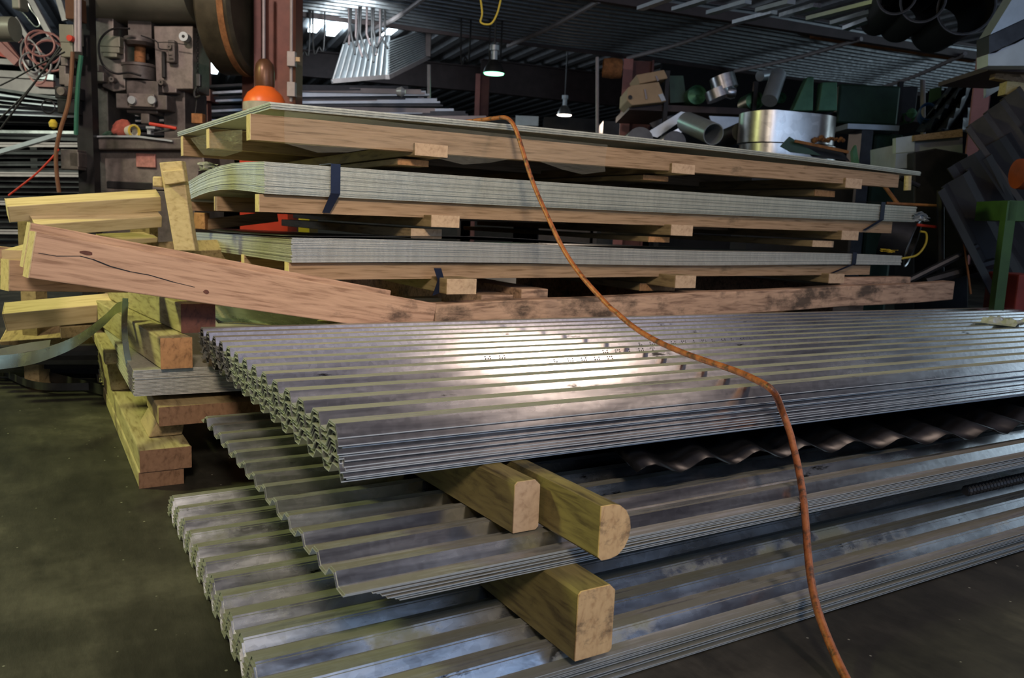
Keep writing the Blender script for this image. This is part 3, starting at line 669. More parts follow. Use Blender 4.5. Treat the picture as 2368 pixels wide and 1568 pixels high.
for px, py, r_, lab in ((1612, 219, 21, 'green lit open duct end on the shelf, left of the steel elbow'), (1746, 232, 20, 'green lit open duct end on the shelf, right of the steel elbow'), (1806, 226, 12, 'small dark green duct end behind the grey pipe'), (2104, 271, 12, 'small round green ball-like cap at the right end of the shelf')):
    c = vp(px, py, Ds - .05); rr = r_ / F_PX * Ds
    t = thing('duct_end', c, lab, 'duct')
    MB().lathe(c, [(rr, 0), (rr * 1.02, .3), (rr * .96, .3), (rr * .94, .02), (rr, 0)], 26, FH).build('duct_wall', GREENP, t, smooth=True)
    m = MB(); m.lathe(c + FH * .06, [(0, .0), (rr * .95, .02)], 26, FH); m.build('crumpled_liner', plain('foil_green', (.10, .26, .15), .25, .7, .5, 30, .9) if 'foil_green' not in MATS else MATS['foil_green'], t)
el = thing('duct_elbow', vp(1672, 205, Ds - .2), 'bright steel duct elbow of three segments between two green duct ends', 'duct')
for c0, a, h, r_ in (((1678, 208), (.45, .1, .9), .13, 27), ((1664, 228), (.5, .1, .85), .09, 27)):
    c = vp(*c0, Ds - .3); rr = r_ / F_PX * Ds; axv = RH * -a[0] * .7 + FH * a[1] + Vector((0, 0, a[2]))
    MB().lathe(c, [(0, 0), (rr, 0), (rr, h), (0, h)], 28, axv).build('segment', STEEL, el, smooth=True)
MB().lathe(vp(1690, 214, Ds - .34), [(0, -.05), (.05, -.04), (.06, 0), (.05, .04), (0, .05)], 16, RH).build('segment', STEEL, el, smooth=True)
t = MB().tube([vp(1779, 233, Ds - .3), vp(1800, 172, Ds - .1)], .075, 20); t.build('grey_pipe', PALEST, smooth=True, label='leaning grey pipe in front of the shelf above the oval tank', cat='pipe')
t = MB().tube([vp(1757, 176, Ds), vp(1800, 169, Ds + .2)], .05, 16); t.build('grey_pipe', PALEST, smooth=True, label='short horizontal grey pipe behind the leaning one', cat='pipe')
for poly, lab in (([(1833, 256), (1868, 178), (1882, 178), (1880, 256)], 'mint green wedge-shaped bracket above the oval tank, left one'), ([(1892, 256), (1902, 190), (1936, 190), (1936, 256)], 'mint green upright bracket above the oval tank, right one')):
    ppoly(MB(), poly, Ds - .2, .12).build('machine_bracket', GREENP, bevel=.006, label=lab, cat='bracket')
pbox(MB(), 1938, 196, 2080, 288, Ds - .1, .6).build('machine_housing', DKGREEN, bevel=.02, label='large dark green machine housing under the deck right of the brackets', cat='machine')
pbox(MB(), 2082, 200, 2120, 282, Ds + .1, .3).build('dark_cabinet', BLACK, bevel=.01, label='narrow black cabinet between green housing and the tarp', cat='cabinet')
t = MB().lathe(vp(2108, 262, Ds - .3), [(0, -.05), (.035, -.03), (.05, 0), (.035, .03), (0, .05)], 16); t.build('glass_float', GREENP, smooth=True, label='small shiny green globe on the shelf near the tarp', cat='globe')
# lower shelf contents
t = thing('large_duct', vp(1620, 300, 7.2), 'grey round duct lying slanted beneath the shelf', 'duct')
a = vp(1588, 283, 7.4); b = vp(1650, 310, 6.9); rr = 24 / F_PX * 7.1
axv = (b - a).normalized(); MB().lathe(a, [(rr, 0), (rr, (b - a).length), (rr - .008, (b - a).length), (rr - .008, 0), (rr, 0)], 28, axv).build('duct_wall', PALEST, t, smooth=True)
MB().lathe(a, [(0, .05), (rr - .01, .05)], 24, axv).build('end_disc', BLACK, t)
for i, (q, mt, lab) in enumerate([([(1490, 310), (1575, 258), (1600, 262), (1520, 318)], PALEST, 'pale flat sheet leaning beneath the shelf, leftmost'), ([(1530, 318), (1590, 285), (1600, 292), (1548, 322)], ALU, 'shiny sheet offcut glinting below the slanted duct'), ([(1640, 268), (1735, 272), (1735, 320), (1660, 318)], PALEST, 'ribbed pale sheet behind the slanted duct'), ([(1502, 285), (1562, 262), (1566, 268), (1510, 296)], DKMET, 'dark sheet edge above the pale leaning one')]):
    ppoly(MB(), q, 7.8 + .2 * i, .03).build('sheet_offcut', mt, label=lab, cat='sheet')
for i, (px, py, r_, lab) in enumerate([(1560, 330, 26, 'dark round duct lying low under the shelf left of the slanted duct'), (1715, 305, 22, 'dark rounded casing left of the oval tank'), (1480, 325, 30, 'dark round casing by the pink column foot')]):
    MB().lathe(vp(px, py, 7.0), [(0, 0), (r_ / F_PX * 7, 0), (r_ / F_PX * 7, .5), (0, .5)], 22, FH).build('round_casing', DKMET, smooth=True, label=lab, cat='casing')
pbox(MB(), 1960, 288, 2080, 300, 7.6, .4).build('metal_tray', PALEST, label='pale flat tray on the lower level right of the oval tank', cat='tray')
pbox(MB(), 1972, 300, 1998, floor_py(1980, 7.6), 7.6, .3).build('grey_bin', DKMET, label='small grey bin right of the oval tank', cat='bin')
pbox(MB(), 2000, 308, 2070, floor_py(2040, 7.7), 7.7, .4).build('green_bin', DKGREEN, bevel=.03, label='dark green bin beside the small grey bin', cat='bin')
ppoly(MB(), [(1972, 350), (1980, 335), (1990, 392), (1975, 392)], 6.4, .05).build('green_fin', GREENP, label='little green fin sticking up at the right end of the top bundle', cat='fin')
# oval tanks
def oval(px0, px1, py0, py1, D, label, mat, wave):
    u0, z1 = uz(px0, py0, D); u1, _ = uz(px1, py0, D); z0 = uz(px0, py1, D)[1] if py1 < 500 else 0
    w = u1 - u0; r_ = w * .30; t = thing('oval_tank', VIEW @ Vector(((u0 + u1) / 2, D + r_, z0)), label, 'tank')
    m = MB(); ring = []
    n = 48
    for k in range(n):
        a = 2 * math.pi * k / n; cx = (w / 2 - r_) * (1 if math.cos(a) > 0 else -1); ring.append(((u0 + u1) / 2 + cx + r_ * math.cos(a), D + r_ + r_ * math.sin(a)))
    vs = []
    for z in (z0, z1): vs += [VIEW @ Vector((x, y, z + (wave * math.sin((x - u0) * 7) if z == z1 else 0))) for x, y in ring]
    m.add(vs, [(i, (i + 1) % n, (i + 1) % n + n, i + n) for i in range(n)]); m.build('tank_wall', mat, t, smooth=True)
    m = MB(); m.add([VIEW @ Vector((x, y, z1 - .06)) for x, y in ring], [tuple(range(n))]); m.build('tank_lid', DKMET, t)
    return t, u0, u1, z0, z1
oval(1730, 1957, 254, 325, 6.6, 'oval brushed metal tank standing above the top bundle, upper section', ALU, .01)
t, u0, u1, z0, z1 = oval(1730, 1957, 328, 398, 6.6, 'lower oval metal tank section directly under the upper oval tank', ALU, 0)
pbox(MB(), 1725, 399, 1960, floor_py(1840, 6.6), 6.62, .5).build('dark_pedestal', BLACK, label='black pedestal carrying the oval tanks behind the bundles', cat='pedestal')
m = MB()
for k in range(14): c = vp(1885 + k * 5, 322 + U(-3, 3), 6.58); m.lathe(c, [(0, -.02), (U(.012, .025), 0), (0, .02)], 7, FH)
m.build('rust_lump', RUST, label='crumbly rusty lump clinging to the seam of the oval tank', cat='rust')
t = ppoly(MB(), [(1805, 338), (1826, 316), (1862, 338), (1900, 360), (1830, 352)], 6.1, .02); t.build('green_plate', DKGREEN, label='dark green triangular plate leaning before the oval tank', cat='plate')
t = ppoly(MB(), [(1840, 325), (1940, 342), (1965, 372), (1880, 362)], 6.15, .02); t.build('dark_plate', BLACK, label='black slanted plate right of the green triangular plate', cat='plate')
m = MB(); m.bar(vp(1838, 326, 6.05), vp(1962, 352, 6.05), .02, .015, up=FH); m.build('rusty_rod', RUST, label='thin rusty rod along the black slanted plate edge', cat='rod')

# ------------------------------------------------------------------ right side: steel boxes, tarp, leaning corrugated panels
Db = 5.6
bx = thing('steel_hood', vp(2140, 390, Db), 'box-shaped steel hood with timber strip on top, right of the oval tank', 'hood')
ppoly(MB(), [(2072, 319), (2115, 313), (2115, 350), (2072, 354)], Db, .05).build('taped_end', WHITE, bx)
ppoly(MB(), [(2072, 356), (2113, 352), (2113, 389), (2070, 389)], Db, .06).build('steel_end', PALEST, bx)
ppoly(MB(), [(2116, 326), (2226, 318), (2226, 390), (2116, 390)], Db + .02, .7).build('steel_side', PALEST, bx)
ppoly(MB(), [(2114, 313), (2226, 298), (2226, 316), (2114, 326)], Db - .03, .06).build('timber_strip', WOOD_RUN, bx)
ppoly(MB(), [(2114, 352), (2165, 343), (2240, 356), (2240, floor_py(2200, Db - .1)), (2114, floor_py(2200, Db - .1))], Db - .1, .3).build('black_casing', BLACK, bevel=.01, label='black casing tucked in front of the steel hood', cat='casing')
# tarp
t = MB(); rows = 16; cols = 14; vs = []
for i in range(rows + 1):
    y = 180 + (305 - 180) * i / rows; xl = 2215 - (2215 - 2118) * (i / rows) ** .9; xr = 2252
    for j in range(cols + 1):
        x = xl + (xr - xl) * j / cols; vs.append(vp(x, y + U(-1, 1), 7.25 + .12 * math.sin(j * 1.5 + i * .5) + U(-.02, .02) - .3 * math.sin(math.pi * j / cols)))
t.add(vs, [(i * (cols + 1) + j, i * (cols + 1) + j + 1, (i + 1) * (cols + 1) + j + 1, (i + 1) * (cols + 1) + j) for i in range(rows) for j in range(cols)])
t.build('black_tarp', TARP, smooth=True, solid=.01, label='crumpled black tarp draped left of the pink column at right', cat='tarp')
for k in range(4): MB().lathe(vp(2146, 258 + k * 3, 7.2 + .05 * k), [(.07 + .008 * k, -.006), (.077 + .008 * k, 0), (.07 + .008 * k, .006), (.06 + .008 * k, 0), (.07 + .008 * k, -.006)], 20, FH).build('blue_coil', BLUEP, smooth=True, label='blue cable coil hanging left of the tarp', cat='coil', group='blue coils by the tarp')
ppoly(MB(), [(2154, 205), (2178, 200), (2176, 225), (2150, 240)], 7.4, .03).build('yellow_bag', LEAFG, label='yellow-green bag above the blue coils', cat='bag')
# white hood at the top right
wh = thing('ventilation_hood', vp(2340, 100, 5.0), 'large white sheet-metal hood with dark band at the upper right corner', 'hood')
ppoly(MB(), [(2290, 80), (2352, -20), (2420, -20), (2420, 20)], 5.0, .12).build('sloped_top', PALEST, wh)
ppoly(MB(), [(2287, 83), (2420, 22), (2420, 62), (2287, 124)], 4.99, .13).build('dark_band', DKMET, wh)
ppoly(MB(), [(2285, 125), (2303, 122), (2318, 112), (2350, 100), (2420, 62), (2420, 152), (2285, 152)], 5.0, .12).build('white_skirt', WHITE, wh)
ppoly(MB(), [(2280, 165), (2303, 173), (2300, 182), (2313, 195), (2313, 206), (2280, 226)], 5.9, .03).build('torn_board', WHITE, label='torn white panel showing below the white hood', cat='panel')
pbox(MB(), 2285, 155, 2420, 166, 5.2, .6).build('dark_shelf', BEAM, label='dark beam directly below the white hood', cat='beam')
for i, (x0, y0, x1, y1, w, mt, lab) in enumerate([(2296, 172, 2400, 188, .06, WOOD_RUN, 'scrap timber strip beneath the white hood'), (2332, 165, 2366, 215, .06, WOOD_PAL, 'olive scrap board slanting beneath the white hood'), (2318, 205, 2400, 214, .08, WOOD_YEL, 'yellowish scrap board above the leaning panels'), (2348, 250, 2420, 256, .05, PINKPAINT, 'pinkish bar at the right edge behind the leaning panels')]):
    MB().bar(vp(x0, y0, 5.3), vp(x1, y1, 5.3), w, w, up=FH).build('scrap_board', mt, label=lab, cat='board')
# leaning corrugated panels
CORR = plain('weathered_corrugated', (.055, .044, .037), .75, .0, .5, 5)
CORR2 = plain('weathered_corrugated_dark', (.014, .014, .016), .75, .0, .45, 5)
def leaning(corner, top2, bot, D, n, mat, label):
    a = vp(*corner, D); b = vp(*top2, D + .5); c = vp(*bot, D - .1)
    e = b - a; dn = c - a; nrm = e.cross(dn).normalized(); vs = []; K = n * 4
    for s in range(7):
        for k in range(K + 1):
            ph = k % 4; off = (0, .0, .055, .055)[ph]; vs.append(a + e * (k / K) + dn * (s / 6) + nrm * off)
    m = MB(); m.add(vs, [(s * (K + 1) + k, s * (K + 1) + k + 1, (s + 1) * (K + 1) + k + 1, (s + 1) * (K + 1) + k) for s in range(6) for k in range(K)])
    return m.build('corrugated_sheet', mat, solid=.006, label=label, cat='panel')
leaning((2232, 300), (2420, 150), (2420, 560), 4.9, 5, CORR, 'weathered corrugated panel leaning at far right, rearmost and topmost of three')
leaning((2190, 390), (2420, 260), (2395, 700), 4.7, 4, CORR2, 'dark corrugated panel leaning at far right, middle of three')
leaning((2168, 445), (2330, 330), (2330, 760), 4.5, 3, CORR2, 'dark corrugated panel leaning at far right, foremost and lowest of three')
gs = thing('green_stand', Vector((*vp(2340, 700, 4.2).to_2d(), 0)), 'green painted stand at the right edge in front of leaning panels', 'stand')
m = MB(); u = uz(2330, 560, 4.2)[0]; m.box(u - .025, u + .025, 4.2, 4.25, 0, uz(2335, 465, 4.2)[1], VIEW); m.build('leg', LEAFG, gs)
pbox(MB(), 2332, 465, 2420, 512, 4.2, .3).build('top_rail', LEAFG, gs)
pbox(MB(), 2340, 636, 2420, floor_py(2380, 4.3), 4.3, .3).build('red_crate', plain('dull_red', (.22, .03, .02), .6), bevel=.01, label='red crate low at the right edge under the green stand', cat='crate')
MB().lathe(vp(2352, 402, 4.5), [(0, 0), (.08, 0), (.09, .2), (0, .2)], 20, RH).build('orange_drum', plain('dull_orange', (.28, .05, .012), .6), smooth=True, label='dark orange round drum at the right edge above the green stand', cat='drum')
# clutter between bundles and leaning panels
for i, (x0, y0, x1, y1, r_, mt, lab) in enumerate([
    (2030, 410, 2075, 470, .012, RUST, 'rusty rod leaning just right of the top bundle'), (2080, 410, 2125, 430, .014, BLACK, 'black rod lying right of the top bundle'),
    (2100, 400, 2098, 440, .02, WOOD_YEL, 'small upright wooden stick right of the top bundle'), (2050, 470, 2170, 476, .008, RUST, 'thin rusty wire across the gap at middle bundle height'),
    (2120, 520, 2175, 526, .008, RED, 'thin dark red wire across the gap right of the middle bundle'), (2175, 440, 2175, 640, .02, BLACK, 'black upright post in the gap at the right'),
    (2140, 652, 2300, 608, .03, DKMET, 'dark flat bar slanting low behind the corrugated pile'), (2090, 655, 2260, 570, .02, DKMET, 'thin dark bar slanting above the flat bar'),
    (2228, 550, 2245, 680, .006, RUST, 'thin wire hanging in front of the leaning panels')]):
    MB().tube([vp(x0, y0, 4.9 - .05 * i), vp(x1, y1, 4.9 - .05 * i)], r_, 8).build('scrap_rod', mt, smooth=True, label=lab, cat='rod')
t = thing('metal_pail', vp(2080, 560, 4.75), 'round metal pail lying behind the bundles with a shiny rim', 'pail')
axv = (RH * .75 - FH * .5 + Vector((0, 0, -.2))).normalized()
c = vp(2045, 548, 4.9)
MB().lathe(c, [(.13, 0), (.135, .16), (.125, .16), (.12, 0)], 28, axv).build('pail_wall', DKMET, t, smooth=True)
MB().lathe(c, [(0, .02), (.125, .02)], 28, axv).build('pail_bottom', BLACK, t)
MB().lathe(c, [(.137, .155), (.142, .16), (.137, .165), (.131, .16), (.137, .155)], 28, axv).build('rim', STEEL, t, smooth=True)
ptube([(2085, 598), (2120, 590), (2140, 565), (2142, 540), (2128, 535)], 4.7, .006).build('handle', YEL, t, smooth=True)

# ------------------------------------------------------------------ corrugated piles (front)
def corr_profile(y0, n, pitch, h, fl=.32):
    p = []
    for i in range(n):
        b = y0 + i * pitch
        p += [(b, 0), (b + pitch * .16, h), (b + pitch * (.16 + fl), h), (b + pitch * (.36 + fl), 0)]
    p.append((y0 + n * pitch, 0)); return p
def corr_sheet(x0, x1, prof, z, th, xs=(0, 1), wob=0.0, seed=0, tilt=0.0):
    rr = random.Random(seed); ph = rr.random() * 6; K = 18; n = len(prof); vs = []
    for s in range(K + 1):
        x = x0 + (x1 - x0) * s / K; dz = wob * math.sin(x * 2.1 + ph) * .5 + tilt * (x - x0)
        for y, h in prof: vs.append((x, y, z + h + dz + th))
        for y, h in prof: vs.append((x, y, z + h + dz))
    fs = []
    for s in range(K):
        a = s * 2 * n; b = a + 2 * n
        for i in range(n - 1):
            fs += [(a + i, a + i + 1, b + i + 1, b + i), (a + n + i, b + n + i, b + n + i + 1, a + n + i + 1)]
        fs += [(a, b, b + n, a + n), (a + n - 1, a + 2 * n - 1, b + 2 * n - 1, b + n - 1)]
    for s in (0, K):
        a = s * 2 * n
        for i in range(n - 1): fs.append((a + i, a + n + i, a + n + i + 1, a + i + 1))
    return MB().add(vs, fs)
PITCH_T = (2.47 - 1.225) / 14
# top pile
NT = 18; z0 = .320; step = .0044; RIB = .020; YT = 1.225
for i in range(NT):
    last = i == NT - 1
    prof = corr_profile(YT + (0 if last else U(-.005, .004)), 14, PITCH_T, RIB, .35)
    x0 = .415 + (0 if last else U(-.005, .006)) + (NT - i) * .0006
    o = corr_sheet(x0, 5.4, prof, z0 + i * step, .0019, wob=.0016, seed=i, tilt=-.003).build('corrugated_sheet', GALV,
        label='topmost sheet of the high corrugated pile, crossed by the orange cable' if last else ('lowest corrugated sheet of the high pile, resting on the bearer with rounded end' if i == 0 else 'corrugated sheet edge-on inside the high corrugated pile under the orange cable'),
        cat='metal sheet', group=None if last or i == 0 else 'nested sheets of the high corrugated pile')
    if last: top_sheet = o
# inkjet marks on the top sheet
m = MB(); ztop = z0 + (NT - 1) * step + .0019
def slope_pt(x, px_row, t):   # t from 0 (foot) to 1 (crest) on the front slope of rib number px_row
    y = YT + px_row * PITCH_T + PITCH_T * .16 * t; return Vector((x, y, ztop + RIB * t - .003 * (x - .415)))
glyphs = {'I': ['111', '010', '010'], 'U': ['101', '101', '111'], 'F': ['111', '110', '100'], 'A': ['010', '111', '101'], 'Y': ['101', '010', '010'], 'S': ['111', '010', '111'], 'W': ['101', '111', '101']}
for row, xa, xb in ((5, 1.13, 1.30), (6, 1.35, 1.52), (7, 1.55, 2.05), (6, .98, 1.06)):
    x = xa
    while x < xb:
        g = glyphs[random.choice('IUFAYSW')]
        for r in range(3):
            for c in range(3):
                if g[r][c] == '1':
                    p = slope_pt(x + c * .007, row, .25 + r * .25); q = Vector((0, -PITCH_T * .16, -RIB)).normalized(); nn = Vector((0, -RIB, PITCH_T * .16)).normalized() * .0008
                    m.add([p + nn, p + Vector((.003, 0, 0)) + nn, p + Vector((.003, 0, 0)) - q * .003 + nn, p - q * .003 + nn], [(0, 1, 2, 3)])
        x += .042
m.build('ink_print', BLACK, top_sheet, label='faint dotted black ink print', kind='stuff')
# middle pile
PM = (2.17 - 1.085) / 13
for i in range(9):
    last = i == 8
    prof = corr_profile(1.095 + (0 if last else U(-.006, .006)), 13, PM, .018, .26)
    prof = [(prof[0][0] - .03, 0)] + prof
    x0 = .372 if i >= 7 else .41 + .012 * (7 - i) * .6
    corr_sheet(x0 if not last else .375, 5.2, prof, .181 + i * .0033, .0016, wob=.0012, seed=50 + i, tilt=-.001).build('corrugated_sheet', GALV_MID,
        label='topmost sheet of the middle corrugated pile, jutting past the others at left' if last else 'corrugated sheet inside the middle pile between the two greenish bearers', cat='metal sheet', group=None if last else 'nested sheets of the middle corrugated pile')
# bottom pile
PB = (2.06 - 1.0) / 13
for i in range(13):
    last = i == 12
    prof = corr_profile(1.02 + (0 if last else U(-.008, .006)), 13, PB, .018, .28)
    prof = [(prof[0][0] - .03, 0)] + prof
    corr_sheet(.278 + (0 if last else U(-.008, .01)), 4.6, prof, .002 + i * .0033, .0016, wob=.0012, seed=80 + i, tilt=.002).build('corrugated_sheet', GALV_LOW,
        label='topmost stained sheet of the bottom corrugated pile beneath the dark-edged bearer' if last else 'corrugated sheet inside the bottom pile lying on the floor', cat='metal sheet', group=None if last else 'nested sheets of the bottom corrugated pile')
# wavy scrap sheet stuffed between the piles
prof = []
m = MB(); vs = []; xa, xb = 1.0, 3.1; K = 90
for s in range(8):
    for k in range(K + 1):
        x = xa + (xb - xa) * k / K; y = 1.175 + .13 * s + .03 * math.sin(x * 2.2) + .02 * math.sin(x * 5); z = .272 + .012 * math.sin((x - xa) * 2 * math.pi / .155) + .012 * math.sin(x * 2.4) - .012 * (s == 0) * 0
        vs.append((x + .05 * s, y, z))
m.add(vs, [(s * (K + 1) + k, s * (K + 1) + k + 1, (s + 1) * (K + 1) + k + 1, (s + 1) * (K + 1) + k) for s in range(7) for k in range(K)])
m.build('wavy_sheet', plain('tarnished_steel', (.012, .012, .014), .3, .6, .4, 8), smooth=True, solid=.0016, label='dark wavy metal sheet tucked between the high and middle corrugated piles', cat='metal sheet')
# bearers between the piles
def bearer(name, x0, x1, y0, y1, z0_, z1_, label, rounded=False, skew=0.0, mat=WOOD_GRN, endmat=WOOD_END, cat='timber block'):
    t = thing(name, ((x0 + x1) / 2, y0, z0_), label, cat)
    if rounded:
        sec = [(x0, z0_ + .006), (x0, z1_), ]
        n = 8
        for k in range(n + 1):
            a = math.pi / 2 - math.pi * k / n; sec.append((x1 - .038 + .038 * math.cos(a), (z0_ + z1_) / 2 + (z1_ - z0_) / 2 * math.sin(a)))
        sec.append((x0 + .006, z0_))
    else:
        e = .005; sec = [(x0, z0_), (x0, z1_ - e), (x0 + e, z1_), (x1 - 2 * e, z1_), (x1, z1_ - 2 * e), (x1, z0_ + e), (x1 - e, z0_)]
    n = len(sec); vs = []; K = 6
    for s in range(K + 1):
        y = y0 + .003 + (y1 - y0) * s / K
        for x, z in sec: vs.append((x + skew * (y - y0) + U(-.0008, .0008), y, z))
    m = MB(); m.add(vs, [(s * n + i, s * n + (i + 1) % n, (s + 1) * n + (i + 1) % n, (s + 1) * n + i) for s in range(K) for i in range(n)] + [tuple(range(K * n, K * n + n))])
    m.build('beam_body', mat, t, smooth=False)
    m = MB(); m.add([(x, y0, z) for x, z in sec] + [(x, y0 + .003, z) for x, z in sec], [tuple(reversed(range(n)))] + [(i, (i + 1) % n, (i + 1) % n + n, i + n) for i in range(n)])
    m.build('sawn_end', endmat, t, label='pale sawn end grain')
    return t
bearer('timber_bearer', .723, .795, .972, 2.1, .064, .180, 'square bearer with smudged pale end on the bottom pile, lowest of the two', skew=-.02)
bearer('timber_bearer', .752, .813, .965, 2.3, .229, .318, 'rounded greenish bearer end poking out between the high and middle piles', rounded=True, skew=-.03)
bearer('timber_bearer', .688, .738, 1.12, 2.3, .229, .318, 'shorter bearer with bright cut end just left of the rounded bearer', skew=-.06, endmat=WOOD_BLK)
for x, y0, lab, z0_, z1_ in ((2.62, 1.45, 'bearer under the high pile at the far right edge', .229, .318), (2.55, 1.4, 'bearer under the middle pile at the far right edge', .064, .180)):
    bearer('timber_bearer', x, x + .08, y0, 2.3, z0_, z1_, lab)
# paper scrap on top
m = MB(); c = oz(2335, 742, .425); vs = []
for i in range(9):
    for j in range(9):
        vs.append((c.x - .11 + .026 * i + U(-.006, .006), c.y - .08 + .02 * j + U(-.005, .005), .405 + .008 + .03 * R_() * math.sin(math.pi * i / 8)))
m.add(vs, [(i * 9 + j, i * 9 + j + 1, (i + 1) * 9 + j + 1, (i + 1) * 9 + j) for i in range(8) for j in range(8)])
m.build('plastic_scrap', PLASTIC_BAG, solid=.001, label='crumpled pale plastic scrap lying on the high corrugated pile at right', cat='scrap')

# ------------------------------------------------------------------ flat sheet bundles
def flat_bundle(n, x0, x1, y0, y1, zb, zt, fn, mat, top_label, mid_label, bot_label, group, jit=.003, th=.72, fan=0.0):
    pit = (zt - zb) / n
    KX, KY = 26, 8
    for i in range(n):
        jx = U(-jit, jit); jy = U(-jit, jit); vs = []; t = pit * U(th - .12, th + .1)
        for s in range(KX + 1):
            for k in range(KY + 1):
                x = x0 + (x1 - x0) * s / KX; y = y0 + (y1 - y0) * k / KY
                z = zb + i * pit + fn(s / KX, k / KY, i / n)
                vs.append((x + jx, y + jy, z)); 
        nn = len(vs); vs += [(a, b, c + t) for a, b, c in vs]
        fs = []; w = KY + 1
        for s in range(KX):
            for k in range(KY):
                a = s * w + k; fs += [(a, a + 1, a + w + 1, a + w), (a + nn, a + w + nn, a + w + 1 + nn, a + 1 + nn)]
            fs += [(s * w, (s + 1) * w, (s + 1) * w + nn, s * w + nn), (s * w + KY, s * w + KY + nn, (s + 1) * w + KY + nn, (s + 1) * w + KY)]
        for k in range(KY):
            fs += [(k, k + nn, k + 1 + nn, k + 1), (KX * w + k, KX * w + k + 1, KX * w + k + 1 + nn, KX * w + k + nn)]
        lab = top_label if i == n - 1 else bot_label if i == 0 and bot_label else mid_label
        MB().add(vs, fs).build('flat_sheet', mat, label=lab, cat='metal sheet', group=None if lab != mid_label else group)
Y0, Y1 = 2.6, 4.4
RB = Y1 - Y0
f1 = lambda s, k, i: .036 * k + .016 * math.sin(math.pi * min(1, s * 1.0)) * (1 - k * .5) + .010 * s
f2 = lambda s, k, i: (-.05 + .022 * (1 - i)) * k + .03 * math.sin(math.pi * min(1, k * 1.25)) * (1 - s) + (.012 * s * s) + (1 - i) * .020 * s ** 1.5
f3 = lambda s, k, i: -.040 * k - .0 + (-.012 * s * i) + (.020 * s * (1 - i)) + .004 * math.sin(s * 9) - .02 * k * (1 - i) * 0
flat_bundle(9, .655, 3.95, Y0, Y1, 1.063, 1.084, f1, SHEET_TOP, 'uppermost flat sheet of the thin top bundle, where the orange cable comes over', 'flat sheet within the thin top bundle above the long runner', None, 'flat sheets of the top bundle')
flat_bundle(32, .637, 3.95, Y0, Y1, .805, .903, f2, SHEET_TOP, 'uppermost flat sheet of the thick middle bundle', 'flat sheet within the thick middle bundle held by black bands', None, 'flat sheets of the middle bundle')
flat_bundle(27, .722, 3.87, Y0, Y1, .592, .672, f3, SHEET_LOW, 'uppermost full flat sheet of the lowest flat bundle', 'flat sheet within the lowest flat bundle of the rear stack', None, 'flat sheets of the lowest bundle')
# loose curled sheet on lowest bundle
m = MB(); vs = []
for s in range(13):
    for k in range(9):
        x = .71 + 1.4 * s / 12; y = 2.61 + (Y1 - 2.63) * k / 8; vs.append((x, y, .676 + .016 * math.sin(math.pi * s / 12) ** 2 * (1 - k / 8) - .040 * k / 8 + .02 * (k / 8) ** 3 * (1 - s / 12)))
m.add(vs, [(s * 9 + k, s * 9 + k + 1, (s + 1) * 9 + k + 1, (s + 1) * 9 + k) for s in range(12) for k in range(8)])
m.build('loose_flat_sheet', DKMET, smooth=True, solid=.0015, label='dark loose sheet curling up on top of the lowest flat bundle', cat='metal sheet')
# black bands
def band(xs, x_out, ztop, zbot, ztie, label):
    t = thing('steel_band', (xs, 2.59, zbot), label, 'band')
    m = MB(); w = .032
    m.add([(xs, 2.594, zbot), (xs + w, 2.594, zbot), (xs + w, 2.594, ztop + .002), (xs, 2.594, ztop + .002), (xs, 2.72, ztop + .004), (xs + w, 2.72, ztop + .004),
           (x_out, 2.606, ztie), (x_out + w * .8, 2.606, ztie)], [(0, 1, 2, 3), (3, 2, 5, 4), (6, 7, 1, 0)])
    m.build('band_strip', STRAP, t, solid=.0012); return t
p = oy(765, 380, 2.595); q = oy(765, 447, 2.595); r_ = oy(746, 492, 2.6)
band(p.x, r_.x, p.z, q.z, r_.z, 'black steel band around the left end of the middle bundle')
p = oy(2038, 468, 2.595); q = oy(2036, 508, 2.595); r_ = oy(1996, 533, 2.6)
band(p.x, r_.x, p.z, q.z, r_.z, 'black steel band around the right end of the middle bundle')
p = oy(1972, 585, 2.595); q = oy(1968, 610, 2.595); r_ = oy(1922, 632, 2.6)
band(p.x, r_.x, p.z, q.z, r_.z, 'black steel band around the right end of the lowest flat bundle')
m = MB(); a = [oy(*q, 2.56) for q in ((1003, 620), (1020, 620), (1027, 645), (1015, 678), (1000, 684), (1012, 648))]
m.add(a, [(0, 1, 2, 5), (5, 2, 3, 4)]); m.build('loose_band_end', STRAP, solid=.0012, label='loose black band end dangling beside a block under the lowest flat bundle', cat='band')
def crumple(q, D_, name, mat, label, cat):
    u0, v0 = uz(*q[0], D_); u1, v1 = uz(*q[1], D_); m = MB(); vs = []
    for i in range(7):
        for j in range(7): vs.append(VIEW @ Vector((u0 + (u1 - u0) * i / 6 + U(-.006, .006), D_ + U(-.03, .03), v1 + (v0 - v1) * j / 6 * (1 - .5 * abs(i / 6 - .4)) + U(-.005, .005))))
    m.add(vs, [(i * 7 + j, i * 7 + j + 1, (i + 1) * 7 + j + 1, (i + 1) * 7 + j) for i in range(6) for j in range(6)])
    return m.build(name, mat, solid=.001, label=label, cat=cat)
crumple(((2112, 488), (2145, 512)), oy(2112, 500, 2.6).dot(FH), 'plastic_scrap', PALEST, 'crumpled clear plastic tuft at the right end of the middle bundle', 'scrap')
crumple(((462, 374), (506, 396)), 3.75, 'paper_scrap', PLASTIC_BAG, 'ragged grey-green scrap on top of the middle bundle at its left end', 'scrap')
crumple(((2038, 575), (2068, 583)), oy(2050, 580, 2.62).dot(FH), 'yellow_tag', YEL, 'small bright yellow tag on top of the lowest flat bundle near its right end', 'tag')
c = oz(2310, 1118, .10); t = MB()
t.tube([c - Vector((.16, 0, 0)), c + Vector((.5, 0, 0))], .010, 8); th_ = t.build('threaded_rod', DKMET, label='dark threaded rod lying on the bottom pile at the far right edge', cat='rod')
t = MB()
